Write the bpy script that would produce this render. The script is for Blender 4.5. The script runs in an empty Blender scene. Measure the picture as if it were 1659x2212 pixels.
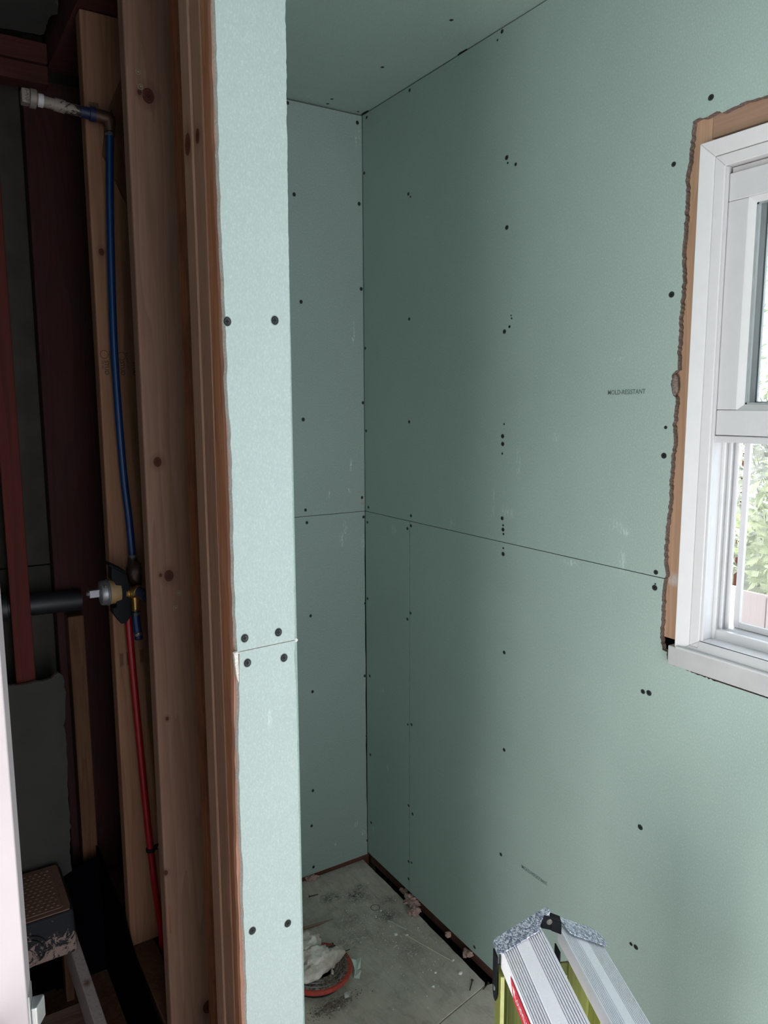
import bpy, bmesh, math, random
from mathutils import Vector, Matrix, noise
S = bpy.context.scene
COL = S.collection
random.seed(7)

# ------------------------------------------------------------------ camera
CAM = (-1.25919, -2.11502, 1.57173)
YAW, PITCH, ROLL = 0.562070, -0.140944, -0.003964
cd = bpy.data.cameras.new('camera'); cam = bpy.data.objects.new('camera', cd); COL.objects.link(cam)
f_ = Vector((math.sin(YAW)*math.cos(PITCH), math.cos(YAW)*math.cos(PITCH), math.sin(PITCH)))
r_ = f_.cross(Vector((0, 0, 1))).normalized(); u_ = r_.cross(f_)
c_, s_ = math.cos(ROLL), math.sin(ROLL)
r2, u2 = c_*r_+s_*u_, -s_*r_+c_*u_
cam.matrix_world = Matrix(((r2.x, u2.x, -f_.x, CAM[0]), (r2.y, u2.y, -f_.y, CAM[1]), (r2.z, u2.z, -f_.z, CAM[2]), (0, 0, 0, 1)))
cd.sensor_fit = 'HORIZONTAL'; cd.sensor_width = 36; cd.lens = 1648.3/1659*36; cd.clip_start = 0.02
S.camera = cam

# ------------------------------------------------------------------ light
W = bpy.data.worlds.new('sky'); S.world = W; W.use_nodes = True
bg = W.node_tree.nodes['Background']; bg.inputs[0].default_value = (0.82, 0.92, 1.0, 1); bg.inputs[1].default_value = 5.0
def portal(name, loc, rot, sx, sy):
    l = bpy.data.lights.new(name, 'AREA'); l.shape = 'RECTANGLE'; l.size = sx; l.size_y = sy
    l.cycles.is_portal = True
    o = bpy.data.objects.new(name, l); o.location = loc; o.rotation_euler = rot; COL.objects.link(o)
portal('portal_window', (0.10, -1.62, 1.55), (0, math.radians(90), 0), 0.98, 0.82)
def area(name, loc, rot, sx, sy, power, col):
    l = bpy.data.lights.new(name, 'AREA'); l.shape = 'RECTANGLE'; l.size = sx; l.size_y = sy
    l.energy = power; l.color = col
    o = bpy.data.objects.new(name, l); o.location = loc; o.rotation_euler = rot; COL.objects.link(o)
# warm fill lamps added low, in unseen doorways at the side and rear
area('side_doorway_fill', (-2.28, -1.80, 0.70), (0, math.radians(-90), 0), 1.3, 0.9, 21, (1.0, 0.88, 0.79))
area('rear_doorway_fill', (-0.85, -3.26, 0.60), (math.radians(-90), 0, math.radians(180)), 1.0, 1.0, 7.5, (1.0, 0.88, 0.79))
S.view_settings.view_transform = 'Standard'; S.view_settings.look = 'None'
S.view_settings.gamma = 1.0; S.view_settings.use_curve_mapping = False
S.view_settings.exposure = 0.08

# ------------------------------------------------------------------ node helpers
class NT:
    def __init__(s, name):
        s.m = bpy.data.materials.new(name); s.m.use_nodes = True
        s.t = s.m.node_tree; s.b = s.t.nodes['Principled BSDF']; s.out = s.t.nodes['Material Output']
        s.tc = s.t.nodes.new('ShaderNodeTexCoord'); s.co = s.tc.outputs['Object']
    def n(s, typ, ins=None, **kw):
        nd = s.t.nodes.new(typ)
        for k, v in kw.items(): setattr(nd, k, v)
        for k, v in (ins or {}).items():
            if hasattr(v, 'is_linked') or isinstance(v, bpy.types.NodeSocket): s.t.links.new(v, nd.inputs[k])
            else: nd.inputs[k].default_value = v
        return nd
    def link(s, a, b): s.t.links.new(a, b)
    def math(s, op, a, b=0.0, clamp=False): return s.n('ShaderNodeMath', {0: a, 1: b}, operation=op, use_clamp=clamp).outputs[0]
    def vm(s, op, a, b): return s.n('ShaderNodeVectorMath', {0: a, 1: b}, operation=op).outputs[0]
    def map(s, sc, loc=(0, 0, 0), rot=(0, 0, 0), co=None): return s.n('ShaderNodeMapping', {'Vector': co or s.co, 'Scale': sc, 'Location': loc, 'Rotation': rot}).outputs[0]
    def noise(s, co, sc, det=4, rough=.55, dist=0.0): return s.n('ShaderNodeTexNoise', {'Vector': co, 'Scale': sc, 'Detail': det, 'Roughness': rough, 'Distortion': dist}).outputs[0]
    def ramp(s, v, stops):
        nd = s.n('ShaderNodeValToRGB', {0: v}); r = nd.color_ramp
        while len(r.elements) < len(stops): r.elements.new(.5)
        for e, (p, c) in zip(r.elements, stops):
            e.position = p; e.color = (*c, 1) if len(c) == 3 else c
        return nd.outputs[0]
    def rng(s, v, a, b, c=0.0, d=1.0): return s.n('ShaderNodeMapRange', {0: v, 1: a, 2: b, 3: c, 4: d}).outputs[0]
    def mix(s, f, a, b, mode='MIX'):
        nd = s.n('ShaderNodeMix', data_type='RGBA', blend_type=mode)
        for i, v in ((0, f), (6, a), (7, b)):
            if isinstance(v, bpy.types.NodeSocket): s.t.links.new(v, nd.inputs[i])
            else: nd.inputs[i].default_value = (*v, 1) if isinstance(v, tuple) and len(v) == 3 else v
        return nd.outputs[2]
    def bump(s, h, st=.3, d=.001):
        nd = s.n('ShaderNodeBump', {'Height': h, 'Strength': st, 'Distance': d}); s.t.links.new(nd.outputs[0], s.b.inputs['Normal'])
    def fin(s, col, rough=.8, metal=0, spec=.5):
        for k, v in (('Base Color', col), ('Roughness', rough), ('Metallic', metal), ('Specular IOR Level', spec)):
            if isinstance(v, bpy.types.NodeSocket): s.t.links.new(v, s.b.inputs[k])
            else: s.b.inputs[k].default_value = (*v, 1) if isinstance(v, tuple) else v
        return s.m
    def spots(s, lst):
        """sum of soft ellipsoid masks: lst of (centre, radii, strength)"""
        acc = None
        for c, r, st in lst:
            d = s.vm('MULTIPLY', s.vm('SUBTRACT', s.co, c), tuple(1/x for x in r))
            ln = s.n('ShaderNodeVectorMath', {0: d}, operation='LENGTH').outputs['Value']
            v = s.rng(ln, 1.0, 0.2, 0, st)
            acc = v if acc is None else s.math('MAXIMUM', acc, v)
        return acc

def plain(name, col, rough=.6, metal=0, spec=.5, var=.12, sc=40, bump=0, bsc=200):
    t = NT(name); nz = t.noise(t.co, sc, 4)
    c = t.mix(t.rng(nz, .3, .7), tuple(x*(1-var) for x in col), tuple(min(1, x*(1+var)) for x in col))
    if bump: t.bump(t.noise(t.co, bsc, 3), bump, .001)
    return t.fin(c, rough, metal, spec)

def drywall(name, base, smears=(), patch=()):
    t = NT(name)
    big = t.noise(t.co, 1.6, 3); mid = t.noise(t.co, 12, 3); fib = t.noise(t.map((1, 1, .55)), 420, 3, .7)
    c = t.mix(t.rng(big, .35, .65), tuple(x*.95 for x in base), tuple(x*1.04 for x in base))
    c = t.mix(t.math('MULTIPLY', t.rng(mid, .4, .75), .10), c, tuple(x*.8 for x in base))
    c = t.mix(t.math('MULTIPLY', t.rng(fib, .52, .75), .30), c, (.70, .80, .76))
    c = t.mix(t.math('MULTIPLY', t.rng(fib, .46, .28), .18), c, tuple(x*.6 for x in base))
    if smears:
        m = t.spots(smears); g = t.noise(t.map((1, 1, .35)), 170, 5, .7, .6)
        m = t.math('MULTIPLY', m, t.rng(g, .48, .62)); c = t.mix(m, c, (.66, .75, .74))
    if patch:
        m = t.spots(patch); c = t.mix(m, c, (.42, .27, .22))
    t.bump(fib, .12, .0006)
    return t.fin(c, .85, 0, .25)

def wood(name, light, dark, ax=2, rings=26, knots=(), seed=0., rough=.75, stain=(), grime=0.0, contrast=1.0, spec=.25):
    t = NT(name); sc = [1, 1, 1]; sc[ax] = .045
    p = t.map(tuple(sc), (seed, seed*.7, seed*1.3))
    w1 = t.noise(p, 9, 3, .5, .4)
    ring = t.n('ShaderNodeMath', {0: t.math('MULTIPLY', w1, rings), 1: 1.0}, operation='FRACT').outputs[0]
    ring = t.rng(ring, 0, 1); soft = t.math('POWER', ring, 2.2)
    fine = t.noise(p, 160, 4, .6)
    big = t.noise(t.map((1, 1, .25), (seed*2, 0, 0)), 7, 3)
    c = t.mix(t.math('MULTIPLY', soft, .55*contrast, True), light, dark)
    c = t.mix(t.math('MULTIPLY', t.rng(fine, .42, .68), .35*contrast, True), c, tuple(x*.75 for x in dark))
    c = t.mix(t.math('MULTIPLY', t.rng(big, .45, .75), .45), c, tuple((a*.35+b*.65) for a, b in zip(light, dark)))
    for kc, kr in knots:
        d = t.vm('MULTIPLY', t.vm('SUBTRACT', t.co, kc), (1/kr, 1/kr, 1/(kr*1.25)))
        ln = t.n('ShaderNodeVectorMath', {0: d}, operation='LENGTH').outputs['Value']
        halo = t.rng(ln, 2.3, .9); rg = t.math('FRACT', t.math('MULTIPLY', ln, 3.2))
        c = t.mix(t.math('MULTIPLY', halo, .45), c, dark)
        c = t.mix(t.math('MULTIPLY', t.math('MULTIPLY', halo, rg), .35), c, tuple(x*.6 for x in dark))
        c = t.mix(t.rng(ln, 1.05, .85), c, (dark[0]*.55, dark[1]*.30, dark[2]*.25)); c = t.mix(t.math('MULTIPLY', t.rng(ln, .62, .5), t.rng(rg, .3, .7)), c, (dark[0]*.22, dark[1]*.12, dark[2]*.1))
        c = t.mix(t.math('MULTIPLY', t.rng(t.math('ABSOLUTE', t.math('SUBTRACT', ln, .92)), .12, .02), .8), c, (dark[0]*.2, dark[1]*.1, dark[2]*.1))
    if stain:
        m = t.spots(stain); g = t.noise(t.map((1, 1, .3)), 60, 4, .6)
        c = t.mix(t.math('MULTIPLY', m, t.rng(g, .45, .6)), c, (.55, .52, .52))
    if grime:
        g = t.noise(t.map((1, 1, .4), (5, 5, 5)), 14, 5, .65)
        c = t.mix(t.math('MULTIPLY', t.rng(g, .45, .7), grime), c, (.02, .014, .012))
    t.bump(t.math('ADD', t.math('MULTIPLY', fine, .6), t.math('MULTIPLY', soft, .4)), .25, .0008)
    return t.fin(c, rough, 0, spec)

# ------------------------------------------------------------------ mesh helpers
class MB:
    def __init__(s): s.v = []; s.f = []; s.m = []
    def add(s, vs, fs, mi=0):
        o = len(s.v); s.v += [Vector(v) for v in vs]
        for f in fs: s.f.append([o+i for i in f]); s.m.append(mi)
        return s
    def box(s, a, b, mi=0):
        x0, y0, z0 = a; x1, y1, z1 = b
        return s.add([(x0, y0, z0), (x1, y0, z0), (x1, y1, z0), (x0, y1, z0), (x0, y0, z1), (x1, y0, z1), (x1, y1, z1), (x0, y1, z1)],
                     [(0, 3, 2, 1), (4, 5, 6, 7), (0, 1, 5, 4), (1, 2, 6, 5), (2, 3, 7, 6), (3, 0, 4, 7)], mi)
    def obox(s, c, ax, h, mi=0):
        c = Vector(c); A = [Vector(a).normalized()*k for a, k in zip(ax, h)]
        vs = [c+sx*A[0]+sy*A[1]+sz*A[2] for sz in (-1, 1) for sx, sy in ((-1, -1), (1, -1), (1, 1), (-1, 1))]
        return s.add(vs, [(0, 3, 2, 1), (4, 5, 6, 7), (0, 1, 5, 4), (1, 2, 6, 5), (2, 3, 7, 6), (3, 0, 4, 7)], mi)
    def prism(s, poly, fn, a, b, mi=0, ms=None):
        """poly 2D points, fn(p, t)->3D, extruded from a to b"""
        n = len(poly); vs = [fn(p, a) for p in poly]+[fn(p, b) for p in poly]
        s.add(vs, [tuple(range(n))[::-1], tuple(range(n, 2*n))], mi)
        o = len(s.v)-2*n
        for i in range(n):
            j = (i+1) % n; s.f.append([o+i, o+j, o+n+j, o+n+i]); s.m.append(mi if ms is None else ms)
        return s
    def tube(s, pts, r, n=14, caps=True, mi=0):
        pts = [Vector(p) for p in pts]; rs = r if isinstance(r, (list, tuple)) else [r]*len(pts)
        up = None; rings = []
        for i, p in enumerate(pts):
            d = (pts[min(i+1, len(pts)-1)]-pts[max(i-1, 0)])
            if d.length < 1e-9: d = Vector((0, 0, 1))
            d.normalize()
            if up is None: up = d.orthogonal().normalized()
            up = (up-d*up.dot(d))
            if up.length < 1e-6: up = d.orthogonal()
            up.normalize(); sd = d.cross(up)
            rings.append([p+(up*math.cos(2*math.pi*k/n)+sd*math.sin(2*math.pi*k/n))*rs[i] for k in range(n)])
        vs = [v for rg in rings for v in rg]; fs = []
        for i in range(len(pts)-1):
            for k in range(n):
                a = i*n+k; b = i*n+(k+1) % n; fs.append((a, b, b+n, a+n))
        if caps: fs.append(tuple(range(n))[::-1]); fs.append(tuple(range((len(pts)-1)*n, len(pts)*n)))
        return s.add(vs, fs, mi)
    def lathe(s, c, ax, prof, n=32, mi=0):
        """prof list of (dist along axis, radius)"""
        c = Vector(c); ax = Vector(ax).normalized(); u = ax.orthogonal().normalized(); w = ax.cross(u)
        vs = [c+ax*h+(u*math.cos(2*math.pi*k/n)+w*math.sin(2*math.pi*k/n))*max(r, 1e-5) for h, r in prof for k in range(n)]
        fs = []
        for i in range(len(prof)-1):
            for k in range(n):
                a = i*n+k; b = i*n+(k+1) % n; fs.append((a, b, b+n, a+n))
        if prof[0][1] > 1e-4: fs.append(tuple(range(n))[::-1])
        if prof[-1][1] > 1e-4: fs.append(tuple(range((len(prof)-1)*n, len(prof)*n)))
        return s.add(vs, fs, mi)
    def ring(s, c, ax, r, t, n=32, m=8, mi=0, squash=1.0):
        c = Vector(c); ax = Vector(ax).normalized(); u = ax.orthogonal().normalized(); w = ax.cross(u); vs = []; fs = []
        for k in range(n):
            a = 2*math.pi*k/n; d = u*math.cos(a)+w*math.sin(a)
            for j in range(m):
                b = 2*math.pi*j/m; vs.append(c+d*(r+t*math.cos(b))+ax*t*squash*math.sin(b))
        for k in range(n):
            for j in range(m):
                fs.append((k*m+j, ((k+1) % n)*m+j, ((k+1) % n)*m+(j+1) % m, k*m+(j+1) % m))
        return s.add(vs, fs, mi)
    def blob(s, c, rad, amp=.25, fr=6, sub=3, seed=0, mi=0, ridge=0.0):
        bm = bmesh.new(); bmesh.ops.create_icosphere(bm, subdivisions=sub, radius=1)
        vs = []; sd = Vector((seed*3.1, seed*1.7, seed*5.3))
        for v in bm.verts:
            p = v.co.copy(); q = Vector((p.x*rad[0], p.y*rad[1], p.z*rad[2]))
            k = noise.fractal(q*fr+sd, .8, 2.1, 4)
            if ridge: k += ridge*(abs(noise.noise(q*fr*1.7+sd*2))*2-.5)
            vs.append(Vector(c)+q*(1+amp*k))
        fs = [tuple(v.index for v in f.verts) for f in bm.faces]; bm.free()
        return s.add(vs, fs, mi)
    def build(s, name, mats, parent=None, smooth=False, bevel=0, seg=2, org=None):
        me = bpy.data.meshes.new(name); o_ = Vector(org) if org is not None else Vector((0, 0, 0))
        if parent is not None and org is None: o_ = ORG.get(parent.name, Vector((0, 0, 0)))
        me.from_pydata([v-o_ for v in s.v], [], s.f)
        if not isinstance(mats, (list, tuple)): mats = [mats]
        for m in mats: me.materials.append(m)
        for p, mi in zip(me.polygons, s.m): p.material_index = mi; p.use_smooth = smooth
        bm = bmesh.new(); bm.from_mesh(me); bmesh.ops.recalc_face_normals(bm, faces=bm.faces); bm.to_mesh(me); bm.free()
        if smooth:
            try: me.set_sharp_from_angle(angle=math.radians(40))
            except Exception: pass
        o = bpy.data.objects.new(name, me); COL.objects.link(o)
        if parent is not None: o.parent = parent
        elif org is not None: o.location = org
        ORG[o.name] = o_
        if bevel:
            b = o.modifiers.new('bevel', 'BEVEL'); b.width = bevel; b.segments = seg; b.limit_method = 'ANGLE'; b.angle_limit = math.radians(50)
        return o
ORG = {}
def empty(name, loc=(0, 0, 0)):
    o = bpy.data.objects.new(name, None); COL.objects.link(o); o.location = loc; o.empty_display_size = .1
    ORG[o.name] = Vector(loc); return o
def tag(o, label=None, cat=None, group=None, kind=None):
    if label: o['label'] = label
    if cat: o['category'] = cat
    if group: o['group'] = group
    if kind: o['kind'] = kind
    return o
def fx(p, t): return (t, p[0], p[1])      # polygon in y,z extruded along x
def fy(p, t): return (p[0], t, p[1])      # polygon in x,z extruded along y
def fz(p, t): return (p[0], p[1], t)      # polygon in x,y extruded along z
def jag(pts, step, amp, seed=1):
    rnd = random.Random(seed); out = []
    for (a, b), (c, d) in zip(pts[:-1], pts[1:]):
        L = math.hypot(c-a, d-b); n = max(1, int(L/step)); nx, ny = -(d-b)/max(L, 1e-6), (c-a)/max(L, 1e-6)
        for i in range(n):
            k = i/n; j = rnd.uniform(-amp, amp) if i or out else 0
            out.append((a+(c-a)*k+nx*j, b+(d-b)*k+ny*j))
    out.append(pts[-1]); return out
def text(name, body, mat, parent, origin, xdir, ydir, size, off=.0004, italic=0.0, stretch=1.0, depth=.0):
    cu = bpy.data.curves.new(name, 'FONT'); cu.body = body; cu.size = size; cu.shear = italic; cu.offset = size*.012; cu.resolution_u = 3
    t = bpy.data.objects.new(name+'_tmp', cu); COL.objects.link(t)
    dg = bpy.context.evaluated_depsgraph_get(); me = bpy.data.meshes.new_from_object(t.evaluated_get(dg))
    bpy.data.objects.remove(t); bpy.data.curves.remove(cu)
    X, Y = Vector(xdir).normalized(), Vector(ydir).normalized(); N = X.cross(Y); oo = Vector(origin)+N*off
    po = ORG.get(parent.name, Vector((0, 0, 0)))
    for v in me.vertices: v.co = oo+X*v.co.x*stretch+Y*v.co.y-po
    me.materials.clear(); me.materials.append(mat); me.name = name
    o = bpy.data.objects.new(name, me); COL.objects.link(o); o.parent = parent; ORG[o.name] = po
    return o
# measured positions (metres) of board screws, the ragged cut and the strip edge
SC_RU = [(-0.257,2.426),(-0.641,2.43),(-0.625,2.417,0.5),(-1.207,2.106,1.1),(-1.135,2.012),(-1.144,1.775,1.2),(-1.145,1.524,0.7),(-1.144,1.469,1.2),(-1.138,1.235,1),(-0.027,2.424),(-0.011,2.269),(-0.009,1.745),(-0.011,1.486),(-0.022,1.241),(-0.251,2.155),(-0.262,2.145,0.6),(-0.256,1.812),(-0.256,1.519),(-0.266,1.243),(-0.665,2.145,1.1),(-0.669,2.132,0.5),(-0.697,2.122,0.8),(-0.67,1.986,1.1),(-0.668,1.744,1.1),(-0.686,1.754,0.7),(-0.693,1.773,0.5),(-0.691,1.78,0.4),(-0.673,1.521,0.5),(-0.668,1.491,1.1),(-0.669,1.472,1.1),(-0.668,1.448,0.6),(-0.672,1.286,1),(-0.676,1.269,0.6),(-0.676,1.258,1),(-0.678,1.247,0.6)]
SC_RL = [(-0.266,1.213),(-0.264,0.946),(-0.27,0.594),(-0.276,0.303),(-0.271,0.136,0.8),(-0.678,1.211,0.5),(-0.678,1.196,1.1),(-0.689,0.942),(-0.696,0.682),(-0.691,0.387),(-0.587,0.049),(-1.137,1.203,1.2),(-1.138,1.211,0.4),(-1.12,0.979,1),(-1.135,0.981,1.2),(-1.129,0.682,1.2),(-1.119,0.404,0.8),(-1.132,0.405,1.1)]
SC_RN = [(-0.015,1.191),(-0.012,0.936),(-0.023,0.674),(-0.023,0.396),(-0.026,0.151),(-0.247,1.202),(-0.247,0.923),(-0.25,0.587,0.7),(-0.255,0.321),(-0.255,0.131),(-0.255,0.071)]
SC_BU = [(-0.017,2.414,1.1),(-0.248,2.426),(-0.233,2.178,1.1),(-0.013,2.18,1.1),(-0.008,1.927,1.1),(-0.217,1.874,1.1),(-0.005,1.575),(-0.217,1.525,1.1),(-0.215,1.246),(-0.011,1.271)]
SC_BL = [(-0.211,1.206),(-0.006,1.207),(-0.002,0.918),(-0.204,0.906),(-0.006,0.668),(-0.202,0.654),(-0.0,0.454),(-0.207,0.316),(-0.214,0.194),(0.0,0.073),(-0.21,0.046)]
SC_CE = [(-0.12,-0.604),(-0.123,-0.312),(-0.135,-0.058),(-0.129,-0.021),(-0.023,-0.015,0.8)]
SC_ST = [(-0.88,1.681),(-0.811,1.686),(-0.869,1.243),(-0.817,1.243),(-0.866,1.206),(-0.809,1.203),(-0.871,0.789),(-0.813,0.778)]
CUT = [(-1.314,2.076),(-1.287,2.078),(-1.266,2.077),(-1.242,2.076),(-1.231,2.074),(-1.22,2.078),(-1.208,2.076),(-1.194,2.076),(-1.185,2.078),(-1.172,2.076),(-1.17,2.047),(-1.169,2.026),(-1.167,2.0),(-1.162,1.981),(-1.166,1.951),(-1.165,1.909),(-1.164,1.866),(-1.164,1.838),(-1.166,1.823),(-1.167,1.794),(-1.165,1.75),(-1.164,1.711),(-1.164,1.668),(-1.166,1.633),(-1.154,1.626),(-1.153,1.603),(-1.159,1.585),(-1.165,1.578),(-1.161,1.529),(-1.165,1.494),(-1.161,1.47),(-1.161,1.443),(-1.16,1.422),(-1.161,1.392),(-1.16,1.36),(-1.156,1.325),(-1.156,1.289),(-1.157,1.255),(-1.162,1.226),(-1.156,1.206),(-1.156,1.177),(-1.156,1.137),(-1.155,1.105),(-1.162,1.082),(-1.173,1.079),(-1.175,1.062),(-1.185,1.057),(-1.235,1.054),(-1.285,1.053),(-1.333,1.052),(-1.386,1.054)]
SL1 = [(-0.882,2.075),(-0.882,2.043),(-0.883,1.994),(-0.883,1.921),(-0.884,1.893),(-0.884,1.824),(-0.883,1.761),(-0.883,1.731),(-0.882,1.665),(-0.882,1.623),(-0.883,1.592),(-0.881,1.555),(-0.88,1.505),(-0.88,1.454),(-0.881,1.39),(-0.882,1.331),(-0.881,1.251),(-0.88,1.228)]
SL2 = [(-0.877,1.224),(-0.878,1.196),(-0.883,1.093),(-0.884,1.022),(-0.884,0.936),(-0.883,0.899),(-0.884,0.81),(-0.883,0.756),(-0.883,0.687),(-0.884,0.639)]

# ------------------------------------------------------------------ materials
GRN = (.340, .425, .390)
SMB = [(-0.022,2.367,.006,.03),(-0.011,2.382,.005,.035),(-0.035,1.797,.004,.05),(-0.04,1.769,.004,.03),(-0.051,1.378,.008,.03),(-0.13,1.289,.006,.015),(-0.057,1.296,.008,.012),(-0.076,1.17,.011,.035),(-0.088,1.141,.01,.03),(-0.007,1.118,.012,.035),(-0.044,0.147,.007,.02),(-0.016,0.104,.01,.016),(-0.001,0.116,.004,.03),(-0.127,0.098,.004,.016)]
SMR = [(-0.639,1.353,.006,.07),(-0.727,1.429,.01,.05),(-0.689,1.303,.035,.02),(-0.633,1.293,.012,.022),(-0.467,1.243,.022,.018),(-0.17,1.187,.02,.02),(-1.032,1.316,.03,.018),(-1.057,1.305,.02,.012),(-1.054,1.245,.015,.035),(-0.904,1.214,.035,.012),(-1.079,1.672,.012,.004),(-0.848,1.494,.02,.012),(-0.038,0.361,.012,.012),(-0.099,0.65,.018,.02),(-0.038,0.135,.01,.02),(-0.134,0.393,.012,.02),(-.6,2.06,.008,.003),(-1.02,1.66,.02,.006)]
M = {}
M['dry'] = drywall('green_board_paper', GRN)
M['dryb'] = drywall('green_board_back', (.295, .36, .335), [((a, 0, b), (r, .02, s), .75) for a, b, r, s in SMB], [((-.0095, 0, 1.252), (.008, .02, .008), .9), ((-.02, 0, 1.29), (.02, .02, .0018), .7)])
M['dryr'] = drywall('green_board_right', GRN, [((0, a, b), (.02, r, s), .5) for a, b, r, s in SMR])
M['drys'] = drywall('green_board_strip', (.42, .48, .475), [((-.835, -1.123, 1.115), (.005, .02, .02), .9)])
M['gyp'] = plain('gypsum_edge', (.17, .125, .11), .95, var=.5, sc=300, bump=.6, bsc=500)
M['gypw'] = plain('gypsum_core', (.72, .66, .62), .95, var=.2, sc=300, bump=.5)
M['ink'] = plain('grey_ink', (.10, .135, .13), .9)
M['inkw'] = plain('brown_ink', (.05, .022, .015), .9)
M['hole'] = plain('recess_shade', (.004, .004, .004), .9)  # flat black painting the shade inside screw recesses and torn notches
M['screw'] = plain('black_phosphate_screw', (.045, .045, .05), .35, .5)
M['torn'] = plain('torn_paper', (.22, .26, .24), .95)
KN = [((-.842, -.676, 2.113), .0105), ((-.857, -.676, 2.116), .004), ((-.855, -.676, 1.465), .0075), ((-.843, -.676, 1.245), .0090), ((-.859, -.676, 1.248), .003), ((-.859, -.676, .959), .0035), ((-.877, -.676, .636), .005), ((-.80, -.676, .30), .012)]
M['pine'] = wood('pale_pine', (.265, .148, .105), (.15, .068, .046), 2, 16, KN, 1.3, .7, contrast=.7)
M['pineb'] = wood('pine_far', (.25, .125, .075), (.14, .055, .03), 2, 18, [((-.86, -.336, 1.9), .006)], 4.1, .75, contrast=.75)
M['fir1'] = wood('fir_orange', (.55, .235, .13), (.32, .11, .06), 2, 30, [], 2.2, .7)
M['fir2'] = wood('fir_brown', (.50, .255, .18), (.30, .135, .09), 2, 34, [((-.879, -1.03, 1.94), .008)], 6.2, .7, contrast=.8)
M['fir3'] = wood('fir_pink', (.50, .27, .20), (.33, .155, .105), 2, 22, [((-.879, -.99, 1.94), .012)], 9.2, .7, contrast=.6)
M['fir4'] = wood('reddish_furring', (.36, .13, .065), (.17, .05, .025), 2, 30, [], 3.2, .75, grime=.5)
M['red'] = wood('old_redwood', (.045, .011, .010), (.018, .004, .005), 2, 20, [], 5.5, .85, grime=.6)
M['redx'] = wood('old_redwood_plate', (.08, .022, .017), (.035, .009, .008), 0, 20, [], 7.5, .85, grime=.5)
M['redbr'] = wood('red_strip', (.09, .016, .011), (.045, .008, .006), 2, 14, [], 8.5, .8)
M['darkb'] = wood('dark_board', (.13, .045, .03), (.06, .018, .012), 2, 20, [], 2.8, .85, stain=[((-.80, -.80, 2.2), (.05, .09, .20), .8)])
M['crip'] = wood('cripple_wood', (.13, .06, .032), (.07, .028, .016), 2, 14, [], 3.8, .85, grime=.3)
M['plate'] = wood('redwood_base_plate', (.14, .06, .045), (.055, .024, .018), 1, 20, [], 1.8, .85, grime=.6)
M['platex'] = wood('redwood_base_plate_x', (.17, .065, .045), (.07, .025, .018), 0, 20, [], 2.4, .85, grime=.6)
M['trim'] = wood('window_framing', (.50, .31, .205), (.34, .185, .11), 2, 24, [], 4.4, .7, stain=[((.0127, -1.16, 1.225), (.05, .04, .018), 1.0)], contrast=.8)
M['trimy'] = wood('window_framing_header', (.38, .235, .165), (.27, .15, .095), 1, 20, [], 5.4, .7, contrast=.7)
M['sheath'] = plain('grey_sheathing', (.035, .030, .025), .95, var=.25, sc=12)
M['backer'] = plain('grey_backer_board', (.042, .038, .035), .95, var=.15, sc=9, bump=.2)
M['black'] = plain('black_membrane', (.0015, .0015, .0035), .95, spec=.03, var=.3, sc=8)
M['vin'] = plain('white_vinyl', (.58, .565, .575), .35, var=.02)
M['vinp'] = plain('painted_casing', (.62, .60, .61), .45, var=.02, bump=.1, bsc=60)
M['vind'] = plain('window_track', (.45, .43, .43), .5, var=.05)
M['seal'] = plain('glazing_seal', (.5, .5, .52), .7)
M['sill'] = plain('painted_sill', (.46, .45, .45), .5, var=.08, sc=20)
M['pink'] = plain('insulation', (.44, .28, .245), .95, var=.35, sc=60, bump=.6, bsc=200)
M['chip'] = plain('plaster_chip', (.88, .87, .84), .9)
M['blue'] = plain('blue_pex', (.001, .028, .12), .35, var=.05)
M['redp'] = plain('red_pex', (.26, .003, .010), .35, var=.05)
M['brass'] = plain('brass', (.55, .32, .10), .35, .9)
M['steel'] = plain('steel_ring', (.3, .28, .26), .35, .9)
M['chrome'] = plain('grey_metal', (.22, .22, .24), .4, .6)
M['tan'] = plain('tan_plastic', (.30, .19, .09), .5)
M['blackp'] = plain('black_plastic', (.006, .006, .009), .7, spec=.2)
M['abs'] = plain('black_abs_pipe', (.012, .012, .016), .5)
M['galv'] = None
def galv():
    t = NT('galvanised_steel')
    v = t.n('ShaderNodeTexVoronoi', {'Vector': t.map((1, .4, 1)), 'Scale': 650}, feature='F1').outputs['Color']
    g = t.n('ShaderNodeSeparateColor', {0: v}).outputs[0]; nz = t.noise(t.co, 260, 4, .7, 1.5)
    k = t.math('MULTIPLY', t.math('ADD', g, nz), .5)
    c = t.ramp(k, [(.30, (.16, .17, .26)), (.50, (.46, .49, .62)), (.68, (.88, .90, .97))])
    t.bump(k, .35, .001); return t.fin(c, t.rng(nz, .3, .7, .25, .5), .45)
M['galv'] = galv()
def alu():
    t = NT('scuffed_aluminium'); nz = t.noise(t.map((1, 1, 1)), 500, 4, .7); b = t.noise(t.co, 14, 3)
    c = t.mix(t.rng(nz, .45, .65), (.78, .76, .80), (.93, .91, .93)); c = t.mix(t.rng(b, .4, .65), c, (.84, .82, .90))
    t.bump(nz, .15, .0005); return t.fin(c, .45, .0)
M['alu'] = alu()
def fibre():
    t = NT('green_fibreglass'); nz = t.noise(t.map((1, 1, .02)), 260, 3, .6)
    c = t.mix(t.rng(nz, .35, .65), (.115, .13, .025), (.18, .19, .04)); return t.fin(c, .4, 0, .5)
M['fib'] = fibre(); M['fibe'] = plain('pale_fibreglass_edge', (.50, .50, .22), .5)
M['lab'] = plain('red_label', (.52, .03, .05), .5); M['labt'] = plain('label_white', (.85, .8, .8), .5)
M['door'] = plain('white_door_paint', (.42, .36, .375), .55, var=.03, sc=14, bump=.15, bsc=120)
M['nickel'] = plain('latch_metal', (.62, .62, .64), .35, .8)
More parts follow.
